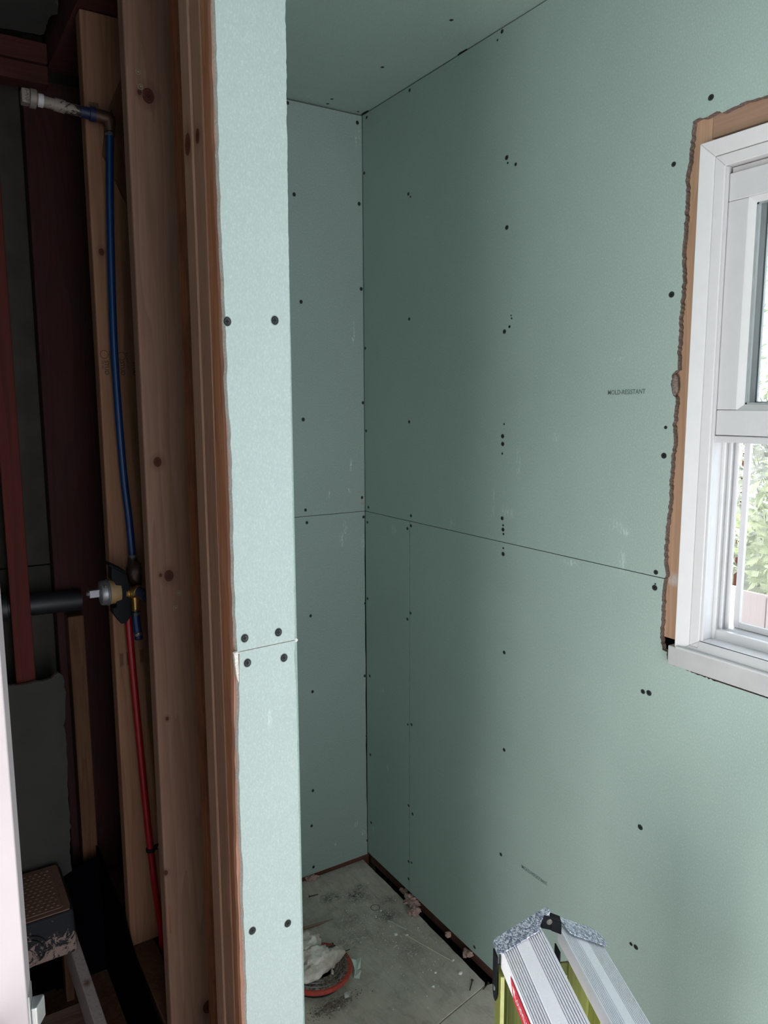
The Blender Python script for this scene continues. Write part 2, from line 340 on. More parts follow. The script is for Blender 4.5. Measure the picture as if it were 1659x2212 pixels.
def glass():
    t = NT('window_glass'); t.t.nodes.remove(t.b)
    tr = t.n('ShaderNodeBsdfTransparent', {'Color': (.97, .985, .98, 1)}); gl = t.n('ShaderNodeBsdfGlossy', {'Roughness': .02})
    fr = t.n('ShaderNodeFresnel', {'IOR': 1.45}); mx = t.n('ShaderNodeMixShader', {0: fr.outputs[0], 1: tr.outputs[0], 2: gl.outputs[0]})
    t.link(mx.outputs[0], t.out.inputs[0]); return t.m
M['glass'] = glass()
def screen():
    t = NT('insect_screen'); t.t.nodes.remove(t.b)
    w = []
    sp = t.n('ShaderNodeSeparateXYZ', {0: t.co})
    for k in (1, 2):
        w.append(t.math('LESS_THAN', t.math('FRACT', t.math('MULTIPLY', sp.outputs[k], 560.0)), .17))
    m = t.math('MAXIMUM', w[0], w[1])
    tr = t.n('ShaderNodeBsdfTransparent'); df = t.n('ShaderNodeBsdfDiffuse', {'Color': (.4, .4, .41, 1)})
    mx = t.n('ShaderNodeMixShader', {0: m, 1: tr.outputs[0], 2: df.outputs[0]}); t.link(mx.outputs[0], t.out.inputs[0]); return t.m
M['screen'] = screen()

def floor_mat():
    t = NT('grey_stained_subfloor')
    a = t.noise(t.map((1, 1, 1)), 5, 5, .6); b = t.noise(t.map((1, .25, 1), rot=(0, 0, .5)), 60, 5, .7, .8); f = t.noise(t.co, 300, 4, .7)
    c = t.mix(t.rng(a, .35, .65), (.50, .435, .375), (.67, .59, .52))
    c = t.mix(t.math('MULTIPLY', t.rng(b, .50, .66), .35), c, (.74, .71, .67))
    c = t.mix(t.math('MULTIPLY', t.rng(b, .46, .34), .40), c, (.30, .275, .245))
    c = t.mix(t.math('MULTIPLY', t.rng(f, .56, .7), .35), c, (.66, .63, .60))
    tan = t.spots([((-.52, -.60, 0), (.30, .14, .1), 1), ((-.30, -.70, 0), (.22, .14, .1), .7), ((-.40, -.95, 0), (.5, .4, .1), .8), ((-.12, -.42, 0), (.05, .06, .1), .4)])
    c = t.mix(t.math('MULTIPLY', tan, t.rng(t.noise(t.co, 22, 5, .7), .35, .6)), c, (.66, .48, .41))
    c = t.mix(t.math('MULTIPLY', t.rng(t.noise(t.co, 13, 6, .75, .8), .50, .68), .45), c, (.24, .21, .175))
    blk = t.spots([((-.132, -.149, 0), (.05, .05, .1), .95), ((-.205, -.111, 0), (.045, .035, .1), .9), ((-.101, -.12, 0), (.035, .03, .1), .7), ((-.056, -.225, 0), (.04, .03, .1), .6), ((-.10, -.28, 0), (.05, .05, .1), .75), ((-.21, -.24, 0), (.08, .05, .1), .35), ((-.25, -.32, 0), (.09, .06, .1), .45), ((-.12, -.45, 0), (.06, .05, .1), .45), ((-.41, -.506, 0), (.07, .035, .1), .9), ((-.34, -.30, 0), (.06, .05, .1), .6)])
    g = t.noise(t.map((1, 2.2, 1), rot=(0, 0, -.4)), 75, 5, .75, 1.5)
    c = t.mix(t.math('MULTIPLY', blk, t.rng(g, .46, .54)), c, (.03, .031, .036))
    wh = t.spots([((-.15, -.44, 0), (.04, .03, .1), .8), ((-.22, -.22, 0), (.02, .03, .1), .7), ((-.25, -.55, 0), (.07, .04, .1), .6), ((-.05, -.58, 0), (.05, .04, .1), .5), ((-.30, -.62, 0), (.1, .05, .1), .6)])
    c = t.mix(t.math('MULTIPLY', wh, t.rng(t.noise(t.co, 60, 5, .75, 1), .5, .62)), c, (.55, .54, .54))
    # cracks
    t.bump(t.math('ADD', t.math('MULTIPLY', b, .7), t.math('MULTIPLY', f, .3)), .5, .002)
    return t.fin(c, .88, 0, .25)
M['floor'] = floor_mat()

# ------------------------------------------------------------------ screws (one shared mesh, sub-parts of their boards)
def screw_mesh():
    b = MB()
    b.lathe((0, 0, 0), (0, 0, 1), [(0.0001, .0054), (.0004, .0052), (.0003, .0044)], 14, 0)
    b.lathe((0, 0, 0), (0, 0, 1), [(.0002, .0046), (.00035, .0046)], 14, 1)
    b.lathe((0, 0, 0), (0, 0, 1), [(.0002, .0037), (.0007, .0036), (.0005, .0022)], 14, 2)
    b.box((-.0021, -.0004, .0006), (.0021, .0004, .0010), 1); b.box((-.0004, -.0021, .0006), (.0004, .0021, .0010), 1)
    o = b.build('screw', [M['torn'], M['hole'], M['screw']]); me = o.data; bpy.data.objects.remove(o); return me
SCM = screw_mesh()
def screws(panel, lst, kind, name='screw'):
    rot = {'x': (0, math.radians(-90), 0), 'y': (math.radians(90), 0, 0), 'z': (math.radians(180), 0, 0)}[kind[0]]
    po = ORG.get(panel.name, Vector((0, 0, 0)))
    for k, q in enumerate(lst):
        s = q[2] if len(q) > 2 else .95
        o = bpy.data.objects.new('screw' if s > .55 else 'screw_hole', SCM); COL.objects.link(o); o.parent = panel
        p = {'x': (kind[1], q[0], q[1]), 'y': (q[0], kind[1], q[1]), 'z': (q[0], q[1], kind[1])}[kind[0]]
        o.location = Vector(p)-po; o.rotation_euler = rot; o.scale = (s, s*1.12, 1)

def struct(name, loc=(0, 0, 0)): return tag(empty(name, loc), kind='structure')

# ------------------------------------------------------------------ right wall
wr = struct('wall_right')
cut = [p[:2] for p in CUT]
left = jag(cut[9:40], .004, .0016, 3); top = jag(cut[0:10], .005, .0014, 4)
poly = [(-.0018, 1.2268), (-.0018, 2.4365), (-3.28, 2.4365), (-3.28, 1.2268), (-2.075, 1.2268), (-2.075, 2.076), (-1.95, 2.078), (-1.7, 2.075), (-1.5, 2.077)]+top[:-1]+left
# left ends at the seam height; close along seam
poly = [p for p in poly if p[1] > 1.2267]+[(-1.159, 1.2268)]
pu = MB().prism(poly, fx, 0, .0127, 0, 1).build('drywall_panel', [M['dryr'], M['gyp']], wr)
tag(pu, 'upper green drywall sheet around the window')
low = jag(cut[39:49], .004, .0014, 5)
poly = [(-.2600, .03), (-.2600, 1.2252)]+[(-1.158, 1.2252)]+[p for p in low if p[1] < 1.2252]+[(-1.7, 1.054), (-2.075, 1.054), (-2.075, 1.2252), (-3.28, 1.2252), (-3.28, .03)]
pl_ = MB().prism(poly, fx, 0, .0127, 0, 1).build('drywall_panel', [M['dryr'], M['gyp']], wr)
tag(pl_, 'lower green drywall sheet below the window')
pn = MB().prism(jag([(-.0018, .03), (-.0018, 1.2252), (-.2588, 1.2252)], .05, .0003, 6)+jag([(-.2588, 1.2252), (-.2588, .03)], .02, .0006, 8), fx, 0, .0127, 0, 1).build('drywall_panel', [M['dryr'], M['gyp']], wr)
tag(pn, 'narrow green drywall strip next to the corner')
screws(pu, SC_RU, ('x', 0)); screws(pl_, SC_RL, ('x', 0)); screws(pn, SC_RN, ('x', 0))
text('printed_lettering', 'MOLD-RESISTANT', M['ink'], pu, (0, -.997, 1.5885), (0, -1, .012), (0, 0, 1), .0135, .0004, .05, .88)
text('printed_lettering', 'MOLD-RESISTANT', M['ink'], pl_, (0, -.772, .393), (0, -1, .02), (0, .35, 1), .0135, .0004, 0, .86)
# sheathing outside so that only the window lets light in
b = MB()
b.box((.102, -3.3, -.16), (.125, .16, 1.06)); b.box((.102, -3.3, 2.07), (.125, .16, 2.6)); b.box((.102, -1.165, 1.06), (.125, .16, 2.07)); b.box((.102, -3.3, 1.06), (.125, -2.07, 2.07))
b.build('sheathing', M['sheath'], wr)
MB().box((.0128, -3.3, -.012), (.05, -.001, .10)).build('base_plate', M['plate'], wr); MB().box((.03, -3.3, -.14), (.05, -.001, -.0125)).build('gap_shade_board', M['black'], wr)  # black board added below the plate, painting the shade of the floor gap
for yy in (-.28, -.69, -2.6, -3.0):
    MB().box((.0128, yy-.019, .101), (.1, yy+.019, 2.44)).build('stud', M['fir2'], wr)
for yy in (-.04,): MB().box((.0128, yy-.03, .101), (.1, yy+.03, 2.44)).build('stud', M['fir2'], wr)
# framing seen round the window between board and casing
MB().box((.0129, -1.204, 1.104), (.10, -1.140, 2.082)).build('stud', M['trim'], wr, bevel=.001)
MB().box((.0129, -2.07, 2.040), (.10, -1.2045, 2.16)).build('header', M['trimy'], wr, bevel=.001)
MB().box((.0129, -2.07, .96), (.10, -1.14, 1.058)).build('rough_sill', M['trimy'], wr, bevel=.001)
MB().box((.0129, -2.14, 1.059), (.10, -2.071, 2.15)).build('stud', M['trim'], wr)
# curled paper and torn gypsum round the cut edge
b = MB(); rnd = random.Random(5)
for k in range(520):
    i = rnd.randrange(len(cut)-6); a, c = cut[i], cut[i+1]; t = rnd.random(); y = a[0]+(c[0]-a[0])*t; z = a[1]+(c[1]-a[1])*t
    L = rnd.uniform(.0008, .0020); th = rnd.uniform(0, 6.28)
    b.add([(-.0006-rnd.random()*.001, y+math.cos(th)*L, z+math.sin(th)*L), (.001, y+rnd.uniform(-1, 1)*.0015, z), (.003, y, z+rnd.uniform(-1, 1)*.002)], [(0, 1, 2)])
tag(b.build('torn_paper_fringe', M['gyp'], wr), 'ragged brown edge of the board round the window', kind='stuff')
MB().blob((.004, -1.158, 1.607), (.006, .007, .022), .3, 60, 3, 5).build('torn_board_pocket', M['gyp'], wr, True)

# ------------------------------------------------------------------ back wall of the alcove
wb = struct('wall_back')
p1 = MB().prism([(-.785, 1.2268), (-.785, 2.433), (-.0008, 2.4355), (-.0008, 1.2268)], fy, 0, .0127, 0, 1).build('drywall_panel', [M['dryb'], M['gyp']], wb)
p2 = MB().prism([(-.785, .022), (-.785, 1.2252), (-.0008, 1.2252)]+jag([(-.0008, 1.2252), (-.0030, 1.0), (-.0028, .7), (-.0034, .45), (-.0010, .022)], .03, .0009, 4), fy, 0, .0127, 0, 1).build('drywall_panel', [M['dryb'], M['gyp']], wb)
tag(p1, 'upper sheet of the back wall'); tag(p2, 'lower sheet of the back wall')
screws(p1, SC_BU, ('y', 0)); screws(p2, SC_BL, ('y', 0))
MB().box((-.785, .0130, -.03), (.012, .05, .06)).build('base_plate', M['platex'], wb)
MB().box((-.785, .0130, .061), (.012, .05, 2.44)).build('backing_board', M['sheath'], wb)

# ------------------------------------------------------------------ partition with the open stud bays
wp = struct('wall_left')
sl = [p for p in SL1[:-1]]+[(-.880, 1.2250)]
ed = jag([(-.882, 2.436)]+sl, .012, .0008, 9)
rt = jag([(-.7905, 1.2272), (-.7895, 1.6), (-.787, 1.9), (-.785, 2.1), (-.785, 2.436)], .0045, .0007, 2)
up = MB().prism(rt+ed, fy, -1.123, -1.1105, 0, 1).build('drywall_panel', [M['drys'], M['gypw']], wp)
tag(up, 'upper pale green drywall strip on the partition end')
ed = jag([(-.877, 1.2238)]+SL2[1:]+[(-.885, .0)], .012, .0008, 10)
rt = jag([(-.790, .0), (-.790, .6), (-.7905, 1.15), (-.7925, 1.205), (-.7905, 1.226)], .006, .0006, 12)
lo = MB().prism(rt+ed, fy, -1.123, -1.1105, 0, 1).build('drywall_panel', [M['drys'], M['gypw']], wp)
tag(lo, 'lower pale blue green drywall strip on the partition end')
screws(up, [(a, b, 1.15) for a, b in SC_ST[:4]], ('y', -1.123)); screws(lo, [(a, b, 1.15) for a, b in SC_ST[4:]], ('y', -1.123))
MB().box((-.790, -1.105, 0), (-.779, -.001, 2.436)).build('drywall_panel', [M['dry'], M['gyp']], wp)
b = MB(); b.blob((-.7885, -1.121, 1.2268), (.003, .004, .004), .5, 200, 2, 3); b.blob((-.881, -1.121, 1.2235), (.005, .004, .002), .5, 300, 2, 8)
b.prism([(-.8845, 1.222), (-.8785, 1.221), (-.8785, 1.176), (-.8815, 1.186), (-.8835, 1.205)], fy, -1.121, -1.115)
tag(b.build('gypsum_crumb', M['gypw'], wp), 'crumbled white gypsum at the joint')
def stud(y0, y1, m, x0=-.879, x1=-.7905, z0=.2505, z1=2.44, bev=.0025, name='stud', lab=None):
    o = MB().box((x0, y0, z0), (x1, y1, z1)).build(name, m, wp, bevel=bev)
    if lab: tag(o, lab)
    return o
MB().prism(jag([(-.8835, 2.44), (-.884, 1.9), (-.8805, 1.5), (-.882, 1.2), (-.887, .9), (-.8875, .3), (-.888, 0)], .02, .0006, 3)+[(-.80, 0), (-.80, 2.44)], fy, -1.1098, -1.0985).build('shim_board', M['fir2'], wp)
stud(-1.098, -1.057, M['fir1'], z0=.002, lab='orange fir stud nearest the drywall strip')
stud(-1.0555, -1.013, M['fir2'], z0=.002, lab='brown fir stud in the middle of the doubled bundle')
stud(-1.012, -.968, M['fir3'], z0=.002, x0=-.880, bev=.005, lab='pinkish fir stud at the back of the bundle')
sA = stud(-.675, -.637, M['pine'], bev=.004, lab='pale knotty pine stud with a wide bright face')
sB = stud(-.336, -.294, M['pineb'], z1=2.385, bev=.004, lab='stamped pine stud behind the blue pipe')
stud(-.735, -.70, M['fir4'], x0=-.807, x1=-.7905, bev=.001, name='furring_strip', lab='reddish rough furring strip')
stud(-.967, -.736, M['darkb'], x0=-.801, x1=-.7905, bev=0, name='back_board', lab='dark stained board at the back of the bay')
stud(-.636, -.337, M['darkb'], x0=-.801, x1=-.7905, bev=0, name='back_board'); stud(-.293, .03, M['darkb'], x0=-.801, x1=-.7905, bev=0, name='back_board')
MB().box((-.876, -.966, .165), (-.822, .02, .25)).build('blocking', M['crip'], wp, bevel=.002)
MB().box((-.876, -.966, .0), (-.792, .02, .164)).build('sole_plate', M['crip'], wp, bevel=.002)
MB().box((-.885, -.62, 2.388), (-.80, .03, 2.50)).build('top_plate', M['redx'], wp, bevel=.002)
MB().box((-.801, -.62, 2.30), (-.7912, -.34, 2.387)).build('back_board', M['red'], wp)
# plywood gusset behind the pipe (dark triangular edge)
MB().prism([(-.803, 2.26), (-.80, 2.00), (-.848, 2.10), (-.838, 2.18)], fy, -.344, -.3365).build('patch_board', M['crip'], wp)
# staples / ring marks by the knots
b = MB()
for x, z in ((-.858, 2.149), (-.855, 2.125), (-.826, 1.209), (-.833, 1.180)):
    b.ring((x, -.6755, z), (0, 1, 0), .0042, .0008, 16, 6)
    b.lathe((x, -.6755, z), (0, -1, 0), [(0, .0022), (.0015, .0018), (.0015, 0)], 10)
tag(b.build('nail_head', plain('tan_ring', (.30, .235, .15), .5), wp), 'four bright ringed nail heads on the pale stud')
b = MB().box((-.8735, -.6758, .56), (-.8712, -.674, .50)); b.build('split_mark', M['fir4'], wp)
# grade stamps
def circ(x, z, r, par):
    return MB().ring((x, -.3363, z), (0, 1, 0), r, .0006, 28, 5).build('grade_stamp', M['inkw'], par)
circ(-.8662, 1.682, .0085, sB); circ(-.829, 1.679, .0085, sB)
dn = (0, 0, -1); rx = (1, 0, .0)
def st(body, x, z, size, str_=1.0): return text('grade_stamp', body, M['inkw'], sB, (x, -.3362, z), dn, rx, size, .0003, 0, str_)
st('STUD', -.8665, 1.669, .0125); st('S-DRY', -.856, 1.690, .0075); st('HT 001', -.8725, 1.668, .006); st('S-P-F', -.8535, 1.669, .006)
st('STUD', -.832, 1.668, .0125); st('S-DRY', -.820, 1.687, .0075); st('HT 001', -.818, 1.669, .006); st('STUD', -.806, 1.668, .0125)
b = MB(); rnd = random.Random(4); x = -.870
while x < -.850:
    w_ = rnd.choice((.0005, .0009, .0013)); b.box((x, -.3364, 2.196), (x+w_, -.3361, 2.2045)); x += w_+rnd.choice((.0005, .0009))
b.build('barcode_print', M['inkw'], sB)
for x in (-.868, -.853, -.822):
    b = MB()
    for r in range(9):
        b.box((x+r*.0009, -.3364, .965+.002*(r % 3)), (x+r*.0009+.0004, -.3361, .998))
    b.build('faint_print', M['inkw'], sB)

# ------------------------------------------------------------------ ceiling and floor
ce = struct('ceiling')
c1 = MB().box((-.7775, -3.28, 2.44), (.10, -.0385, 2.4527)).build('drywall_panel', [M['dry'], M['gyp']], ce)
c2 = MB().box((-.7775, -.0375, 2.44), (.10, .013, 2.4527)).build('drywall_panel', [M['dry'], M['gyp']], ce)
screws(c1, [p for p in SC_CE if p[1] < -.0385], ('z', 2.44)); screws(c2, [p for p in SC_CE if p[1] > -.0385], ('z', 2.44))
MB().box((-2.3, -3.28, 2.44), (-.778, -1.1235, 2.4527)).build('drywall_panel', M['dry'], ce)
b = MB().prism([(-1.9, -1.1), (-1.9, -.022), (-.985, -.022)]+jag([(-.985, -.022), (-.905, -.03), (-.90, -.10), (-.893, -.16), (-.905, -.3), (-.90, -1.1)], .012, .006, 4), fz, 2.44, 2.4527, 0, 1)
tag(b.build('drywall_panel', [M['backer'], M['gyp']], ce), 'ragged grey board over the shower space')
MB().box((-2.3, -3.3, 2.50), (.12, .2, 2.52)).build('roof_deck', M['red'], ce)
for yy in (-.5, -.9): MB().box((-1.9, yy-.02, 2.454), (-.90, yy+.02, 2.499)).build('joist', M['redx'], ce)
b = MB(); b.blob((.001, -.492, 2.4405), (.004, .022, .004), .5, 60, 2, 3); b.blob((.001, -.815, 2.4405), (.005, .030, .005), .5, 60, 2, 5); b.blob((-.002, -.02, 2.4395), (.004, .02, .002), .3, 60, 2, 6)
b.build('torn_board_spot', M['hole'], ce)  # black blobs paint the dark of the ceiling notches and the corner
fl = struct('floor')
s1 = MB().prism(jag([(-.0125, .0115), (-.014, -.25), (-.022, -.66)], .02, .0012, 4)+jag([(-.03, -.668), (-.778, -.820)], .03, .0006, 6)+[(-.778, .0115)], fz, -.02, 0).build('floor_panel', M['floor'], fl, bevel=.0015)
s2 = MB().prism([(-.022, -.6705), (-.030, -.6705), (-.778, -.8225), (-.778, -3.28), (-.001, -3.28), (-.001, -.675)], fz, -.02, -.0004).build('floor_panel', M['floor'], fl, bevel=.0015)
tag(s1, 'grey stained subfloor sheet in the alcove'); tag(s2, 'tan dusty subfloor sheet in front')
MB().box((-2.3, -3.28, -.02), (-.7785, -1.1235, -.002)).build('floor_panel', M['floor'], fl)
MB().box((-1.9, -1.123, -.02), (-.7785, .13, -.002)).build('floor_panel', M['crip'], fl)
MB().box((-2.4, -3.4, -.18), (.2, .3, -.1605)).build('ground_slab', M['sheath'], fl)

# ------------------------------------------------------------------ shower space shell, rear room shell
ws = struct('wall_shower')
MB().box((-2.4, .1505, -.16), (.125, .17, 2.6)).build('outer_sheathing', M['sheath'], ws)
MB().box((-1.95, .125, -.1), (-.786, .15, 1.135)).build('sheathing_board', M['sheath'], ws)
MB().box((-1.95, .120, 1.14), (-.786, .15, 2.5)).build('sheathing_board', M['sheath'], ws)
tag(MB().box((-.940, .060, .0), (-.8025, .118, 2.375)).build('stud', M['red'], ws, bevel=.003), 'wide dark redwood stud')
tag(MB().box((-1.058, -.022, .0), (-1.012, -.001, 2.34)).build('stud', M['redbr'], ws, bevel=.002), 'red stained vertical strip in front of the black pipe')
tag(MB().box((-.921, .003, .0), (-.881, .058, 1.012)).build('stud', M['crip'], ws, bevel=.003), 'short brown cripple stud under the pipe')
MB().box((-1.9, .003, 2.345), (-.886, .058, 2.388)).build('top_plate', M['redx'], ws, bevel=.003)
MB().box((-1.9, -.004, 2.390), (-.887, .058, 2.437)).build('top_plate', M['redx'], ws, bevel=.003)
MB().box((-1.95, -1.12, -.02), (-1.9, .12, 2.5)).build('side_board', M['red'], ws)
MB().box((-1.9, -1.123, 0), (-1.80, -1.10, 2.44)).build('drywall_panel', M['dry'], ws)
w2 = struct('wall_rear')
MB().box((-2.3, -3.32, 0), (-1.50, -3.28, 2.44)).build('drywall_panel', M['dry'], w2)
MB().box((-.60, -3.32, 0), (.1, -3.28, 2.44)).build('drywall_panel', M['dry'], w2)
MB().box((-1.4995, -3.32, 2.06), (-.6005, -3.28, 2.44)).build('drywall_panel', M['dry'], w2)
w3 = struct('wall_side')
MB().box((-2.34, -3.28, 0), (-2.3005, -2.28, 2.44)).build('drywall_panel', M['dry'], w3)
MB().box((-2.34, -1.32, 0), (-2.3005, -1.10, 2.44)).build('drywall_panel', M['dry'], w3)
MB().box((-2.34, -2.2795, 1.75), (-2.3005, -1.3205, 2.44)).build('drywall_panel', M['dry'], w3)
MB().box((-2.3, -1.123, 0), (-1.9005, -1.10, 2.44)).build('drywall_panel', M['dry'], w3)

# ------------------------------------------------------------------ window
w = struct('window_1')
ZT, ZB, YL, YR = 2.036, 1.106, -1.188, -2.055
def frame_ring(yl, yr, zb, zt, wd, x0, x1, name, m, wdb=None, bev=.0015, par=None, lab=None, slope=0):
    """four mitred members; slope = x recess of the inner lip at the front"""
    wdb = wd if wdb is None else wdb; b = MB()
    O = [(yl, zt), (yr, zt), (yr, zb), (yl, zb)]; I = [(yl-wd, zt-wd), (yr+wd, zt-wd), (yr+wd, zb+wdb), (yl-wd, zb+wdb)]
    for i in range(4):
        j = (i+1) % 4
        a, c, d, e = O[i], O[j], I[j], I[i]
        vs = [(x0, *a), (x0, *c), (x0+slope, *d), (x0+slope, *e), (x1, *a), (x1, *c), (x1, *d), (x1, *e)]
        b.add(vs, [(0, 1, 2, 3), (4, 7, 6, 5), (0, 4, 5, 1), (1, 5, 6, 2), (2, 6, 7, 3), (3, 7, 4, 0)])
    o = b.build(name, m, par or w, bevel=bev)
    if lab: tag(o, lab)
    return o
# outer painted casing: bright bevelled band, then a flat lip
frame_ring(YL-.0075, YR+.0075, ZB-.0225, ZT-.0065, .0255, -.0085, .09, 'outer_frame', M['vinp'], .0225, slope=.009, lab='white painted outer band of the window frame')
frame_ring(YL-.033, YR+.033, ZB, ZT-.033, .019, .0012, .10, 'inner_lip', M['vinp'], .012, slope=.003)
b = MB()
for (x0, x1, d) in ((.008, .013, .004), (.042, .047, .006), (.060, .064, .008), (.078, .082, .010)):
    b.box((x0, YL-.052-d, ZB+.012), (x1, YL-.052, ZT-.053)); b.box((x0, YR+.052, ZB+.012), (x1, YR+.052+d, ZT-.053))
b.build('sash_track', M['vin'], w, bevel=.0006)
b = MB().box((.048, YL-.054, ZB+.02), (.0595, YL-.0525, 1.50)); b.box((.065, YL-.0545, ZB+.02), (.077, YL-.0525, 1.9)); b.build('track_liner', M['vind'], w)
# sloping bottom of the frame
b = MB(); b.prism([(-.002, ZB-.004), (.100, ZB-.004), (.100, ZB+.030), (.080, ZB+.028), (.060, ZB+.018), (.058, ZB+.030), (.048, ZB+.030), (.046, ZB+.012), (.012, ZB+.006), (.010, ZB+.012), (.004, ZB+.012)], lambda p, t: (p[0], t, p[1]), YL-.0525, YR+.0525)
b.build('bottom_track', M['vin'], w, bevel=.0006)
MB().box((.020, YL-.056, ZT-.070), (.036, YR+.056, ZT-.054)).build('head_track', M['vind'], w, bevel=.001)
# raised inner sash
SZT, SZB, SY0, SY1 = 1.972, 1.512, YL-.0535, YR+.0535
def sash(name, x0, x1, zb, zt, y0, y1, st_, rt_, rb_):
    s = MB().box((x0, y1, zt-rt_), (x1, y0, zt)).build(name, M['vin'], w, bevel=.002)
    MB().box((x0, y1, zb), (x1, y0, zb+rb_)).build('bottom_rail', M['vin'], s, bevel=.002)
    MB().box((x0+.0003, y0-st_, zb+rb_+.0006), (x1, y0, zt-rt_-.0006)).build('stile', M['vin'], s, bevel=.001)
    MB().box((x0+.0003, y1, zb+rb_+.0006), (x1, y1+st_, zt-rt_-.0006)).build('stile', M['vin'], s, bevel=.001)
    b = MB(); a, c, d, e = y0-st_, y1+st_, zb+rb_, zt-rt_; k = .010
    for P in (((a, e), (c, e), (c+k, e-k), (a-k, e-k)), ((c, e), (c, d), (c+k, d+k), (c+k, e-k)), ((c, d), (a, d), (a-k, d+k), (c+k, d+k)), ((a, d), (a, e), (a-k, e-k), (a-k, d+k))):
        b.prism([(0, 0), (1, 0), (2, 0), (3, 0)], lambda p, t, P=P: ((x0+.001 if int(p[0]) < 2 else x0+.009) if t == 0 else x1-.002, *P[int(p[0])]), 0, 1)
    b.build('glazing_bead', M['vin'], s)
    b = MB(); b.box((x0+.0095, c+k-.001, d+k-.001), (x0+.0105, a-k+.001, e-k+.001)); b.build('pane', M['glass'], s)
    b = MB()
    for q in ((c+k, d+k, c+k+.003, e-k), (a-k-.003, d+k, a-k, e-k), (c+k, d+k, a-k, d+k+.003), (c+k, e-k-.003, a-k, e-k)): b.box((x0+.0107, q[0], q[1]), (x0+.013, q[2], q[3]))
    b.build('glazing_seal', M['seal'], s); return s
tag(sash('sash', .015, .040, SZB, SZT, SY0, SY1, .040, .048, .046), 'raised inner sash')
tag(sash('sash', .066, .090, 1.530, ZT-.056, YL-.060, YR+.060, .020, .024, .030), 'fixed outer sash')
MB().box((.012, SY1, SZB-.013), (.052, SY0, SZB-.0008)).build('sash_lift', M['vin'], w, bevel=.002)
b = MB()
for q in ((YL-.066, YL-.078, ZB+.03, 1.53), (YR+.078, YR+.066, ZB+.03, 1.53)): b.box((.0905, min(q[:2]), q[2]), (.098, max(q[:2]), q[3]))
b.box((.0905, YR+.078, ZB+.03), (.098, YL-.078, ZB+.042)); b.build('screen_frame', M['vin'], w, bevel=.001)
b = MB().box((.0945, YR+.077, ZB+.041), (.0949, YL-.077, 1.99)); b.build('insect_screen', M['screen'], w)
tr = tag(MB().box((-.012, -2.07, 1.0600), (.0125, -1.1835, 1.0985)).build('trim_1', M['sill'], None, bevel=.002), kind='structure')
MB().box((-.0125, -2.07, 1.0965), (.004, -1.2005, 1.1012)).build('sill_edge', M['vin'], tr, bevel=.0015)

# ------------------------------------------------------------------ closed two-sided step ladder
az = math.radians(24.3); U = Vector((math.sin(az), math.cos(az), 0)); V = Vector((math.cos(az), -math.sin(az), 0)); ZU = Vector((0, 0, 1))
A = Vector((-.5719, -1.3311, .780)); B = Vector((-.5041, -1.3617, .8212)); T = math.radians(29)
base = Vector((B.x, B.y, 0)) - U*.20
lad = tag(empty('step_ladder', base), 'closed two-sided step ladder, ribbed aluminium treads on yellow-green rails, standing by the right wall', 'ladder')
LEN = .40
def tread(S0, wd, sgn, name_lab):
    """S0: high-left start corner at the far end; wd: direction across; nrm: up"""
    nrm = wd.cross(U); nrm = nrm if nrm.z > 0 else -nrm
    Wd = .066 if sgn > 0 else .073; n2 = 5 if sgn > 0 else 7
    prof = [(-.0136, -.0245) if sgn > 0 else (.0114, -.0245), (0, -.001), (.002, 0)]
    def ribs(a, n, p=.0033):
        for i in range(n):
            x = a+i*p; prof.extend([(x+.0003, -.0022), (x+.0006, .0004), (x+.0020, .0004), (x+.0023, -.0022)])
    ribs(.0025, 6, .0034); prof.append((.0245, .0003)); prof.append((.0430, .0003)); ribs(.0440, 6 if sgn > 0 else 8, .0034)
    prof.extend([(Wd-.001, 0), (Wd, -.002), (Wd, -.030), (Wd-.002, -.030), (Wd-.002, -.004), (.002, -.004), (-.0116, -.0245) if sgn > 0 else (.0134, -.0245)])
    b = MB().prism(prof, lambda p, t: S0+wd*p[0]+nrm*p[1]-U*t, .004, LEN)
    o = b.build('tread', M['alu'], lad); tag(o, name_lab); return o, nrm
wl = (V*math.cos(T)+ZU*math.sin(T)); wrd = (V*math.cos(T)-ZU*math.sin(T))
SL = A+wl*.004-Vector((0, 0, .003)); tl, nl = tread(SL, wl, 1, 'left tread with the red label')
RS = Vector((-.4361, -1.3278, .7635)); 
# right hand unit starts just past the hinge
RS = B+V*.018-ZU*.018+U*.006; T2 = math.radians(25); wrd = V*math.cos(T2)-ZU*math.sin(T2)
SR = RS+wrd*.004-ZU*.003; tr_, nr = tread(SR, wrd, -1, 'right tread without a label')
def cap(S0, wd, nrm, notch, lab, far=0.0):
    o2 = [(-.002, .004), (.088, .004), (.090, -.008)]
    if notch: P = [(-.003, .002), (.002, .007), (.090, .007), (.0935, .004), (.0935, -.006), (.089, -.0085), (.076, -.010), (.0705, -.016), (.0705, -.0235), (.067, -.0265), (.010, -.0265), (.002, -.0255), (-.003, -.020)]
    else: P = [(.006, .010), (.064, .010), (.076, .005), (.080, -.004), (.080, -.020), (.077, -.026), (.020, -.026), (.014, -.023), (.006, .003)]
    b = MB().prism(P, lambda p, t: S0+wd*p[0]+U*p[1]+nrm*t, .0022, .0042)
    # folded down outer flange
    fs = 0.0 if notch else .022
    b.prism([(fs, 0), (.068, 0), (.064, -.034), (fs+.004, -.034)], lambda p, t: S0+wd*p[0]+nrm*(p[1]+.002)+U*t, .0055, .0075)
    o = b.build('end_cap', M['galv'], lad, bevel=.0007); tag(o, lab); return o
cap(A-ZU*.002, wl, nl, True, 'galvanised cap of the left tread'); cap(RS-ZU*.002, wrd, nr, False, 'galvanised cap of the right tread')
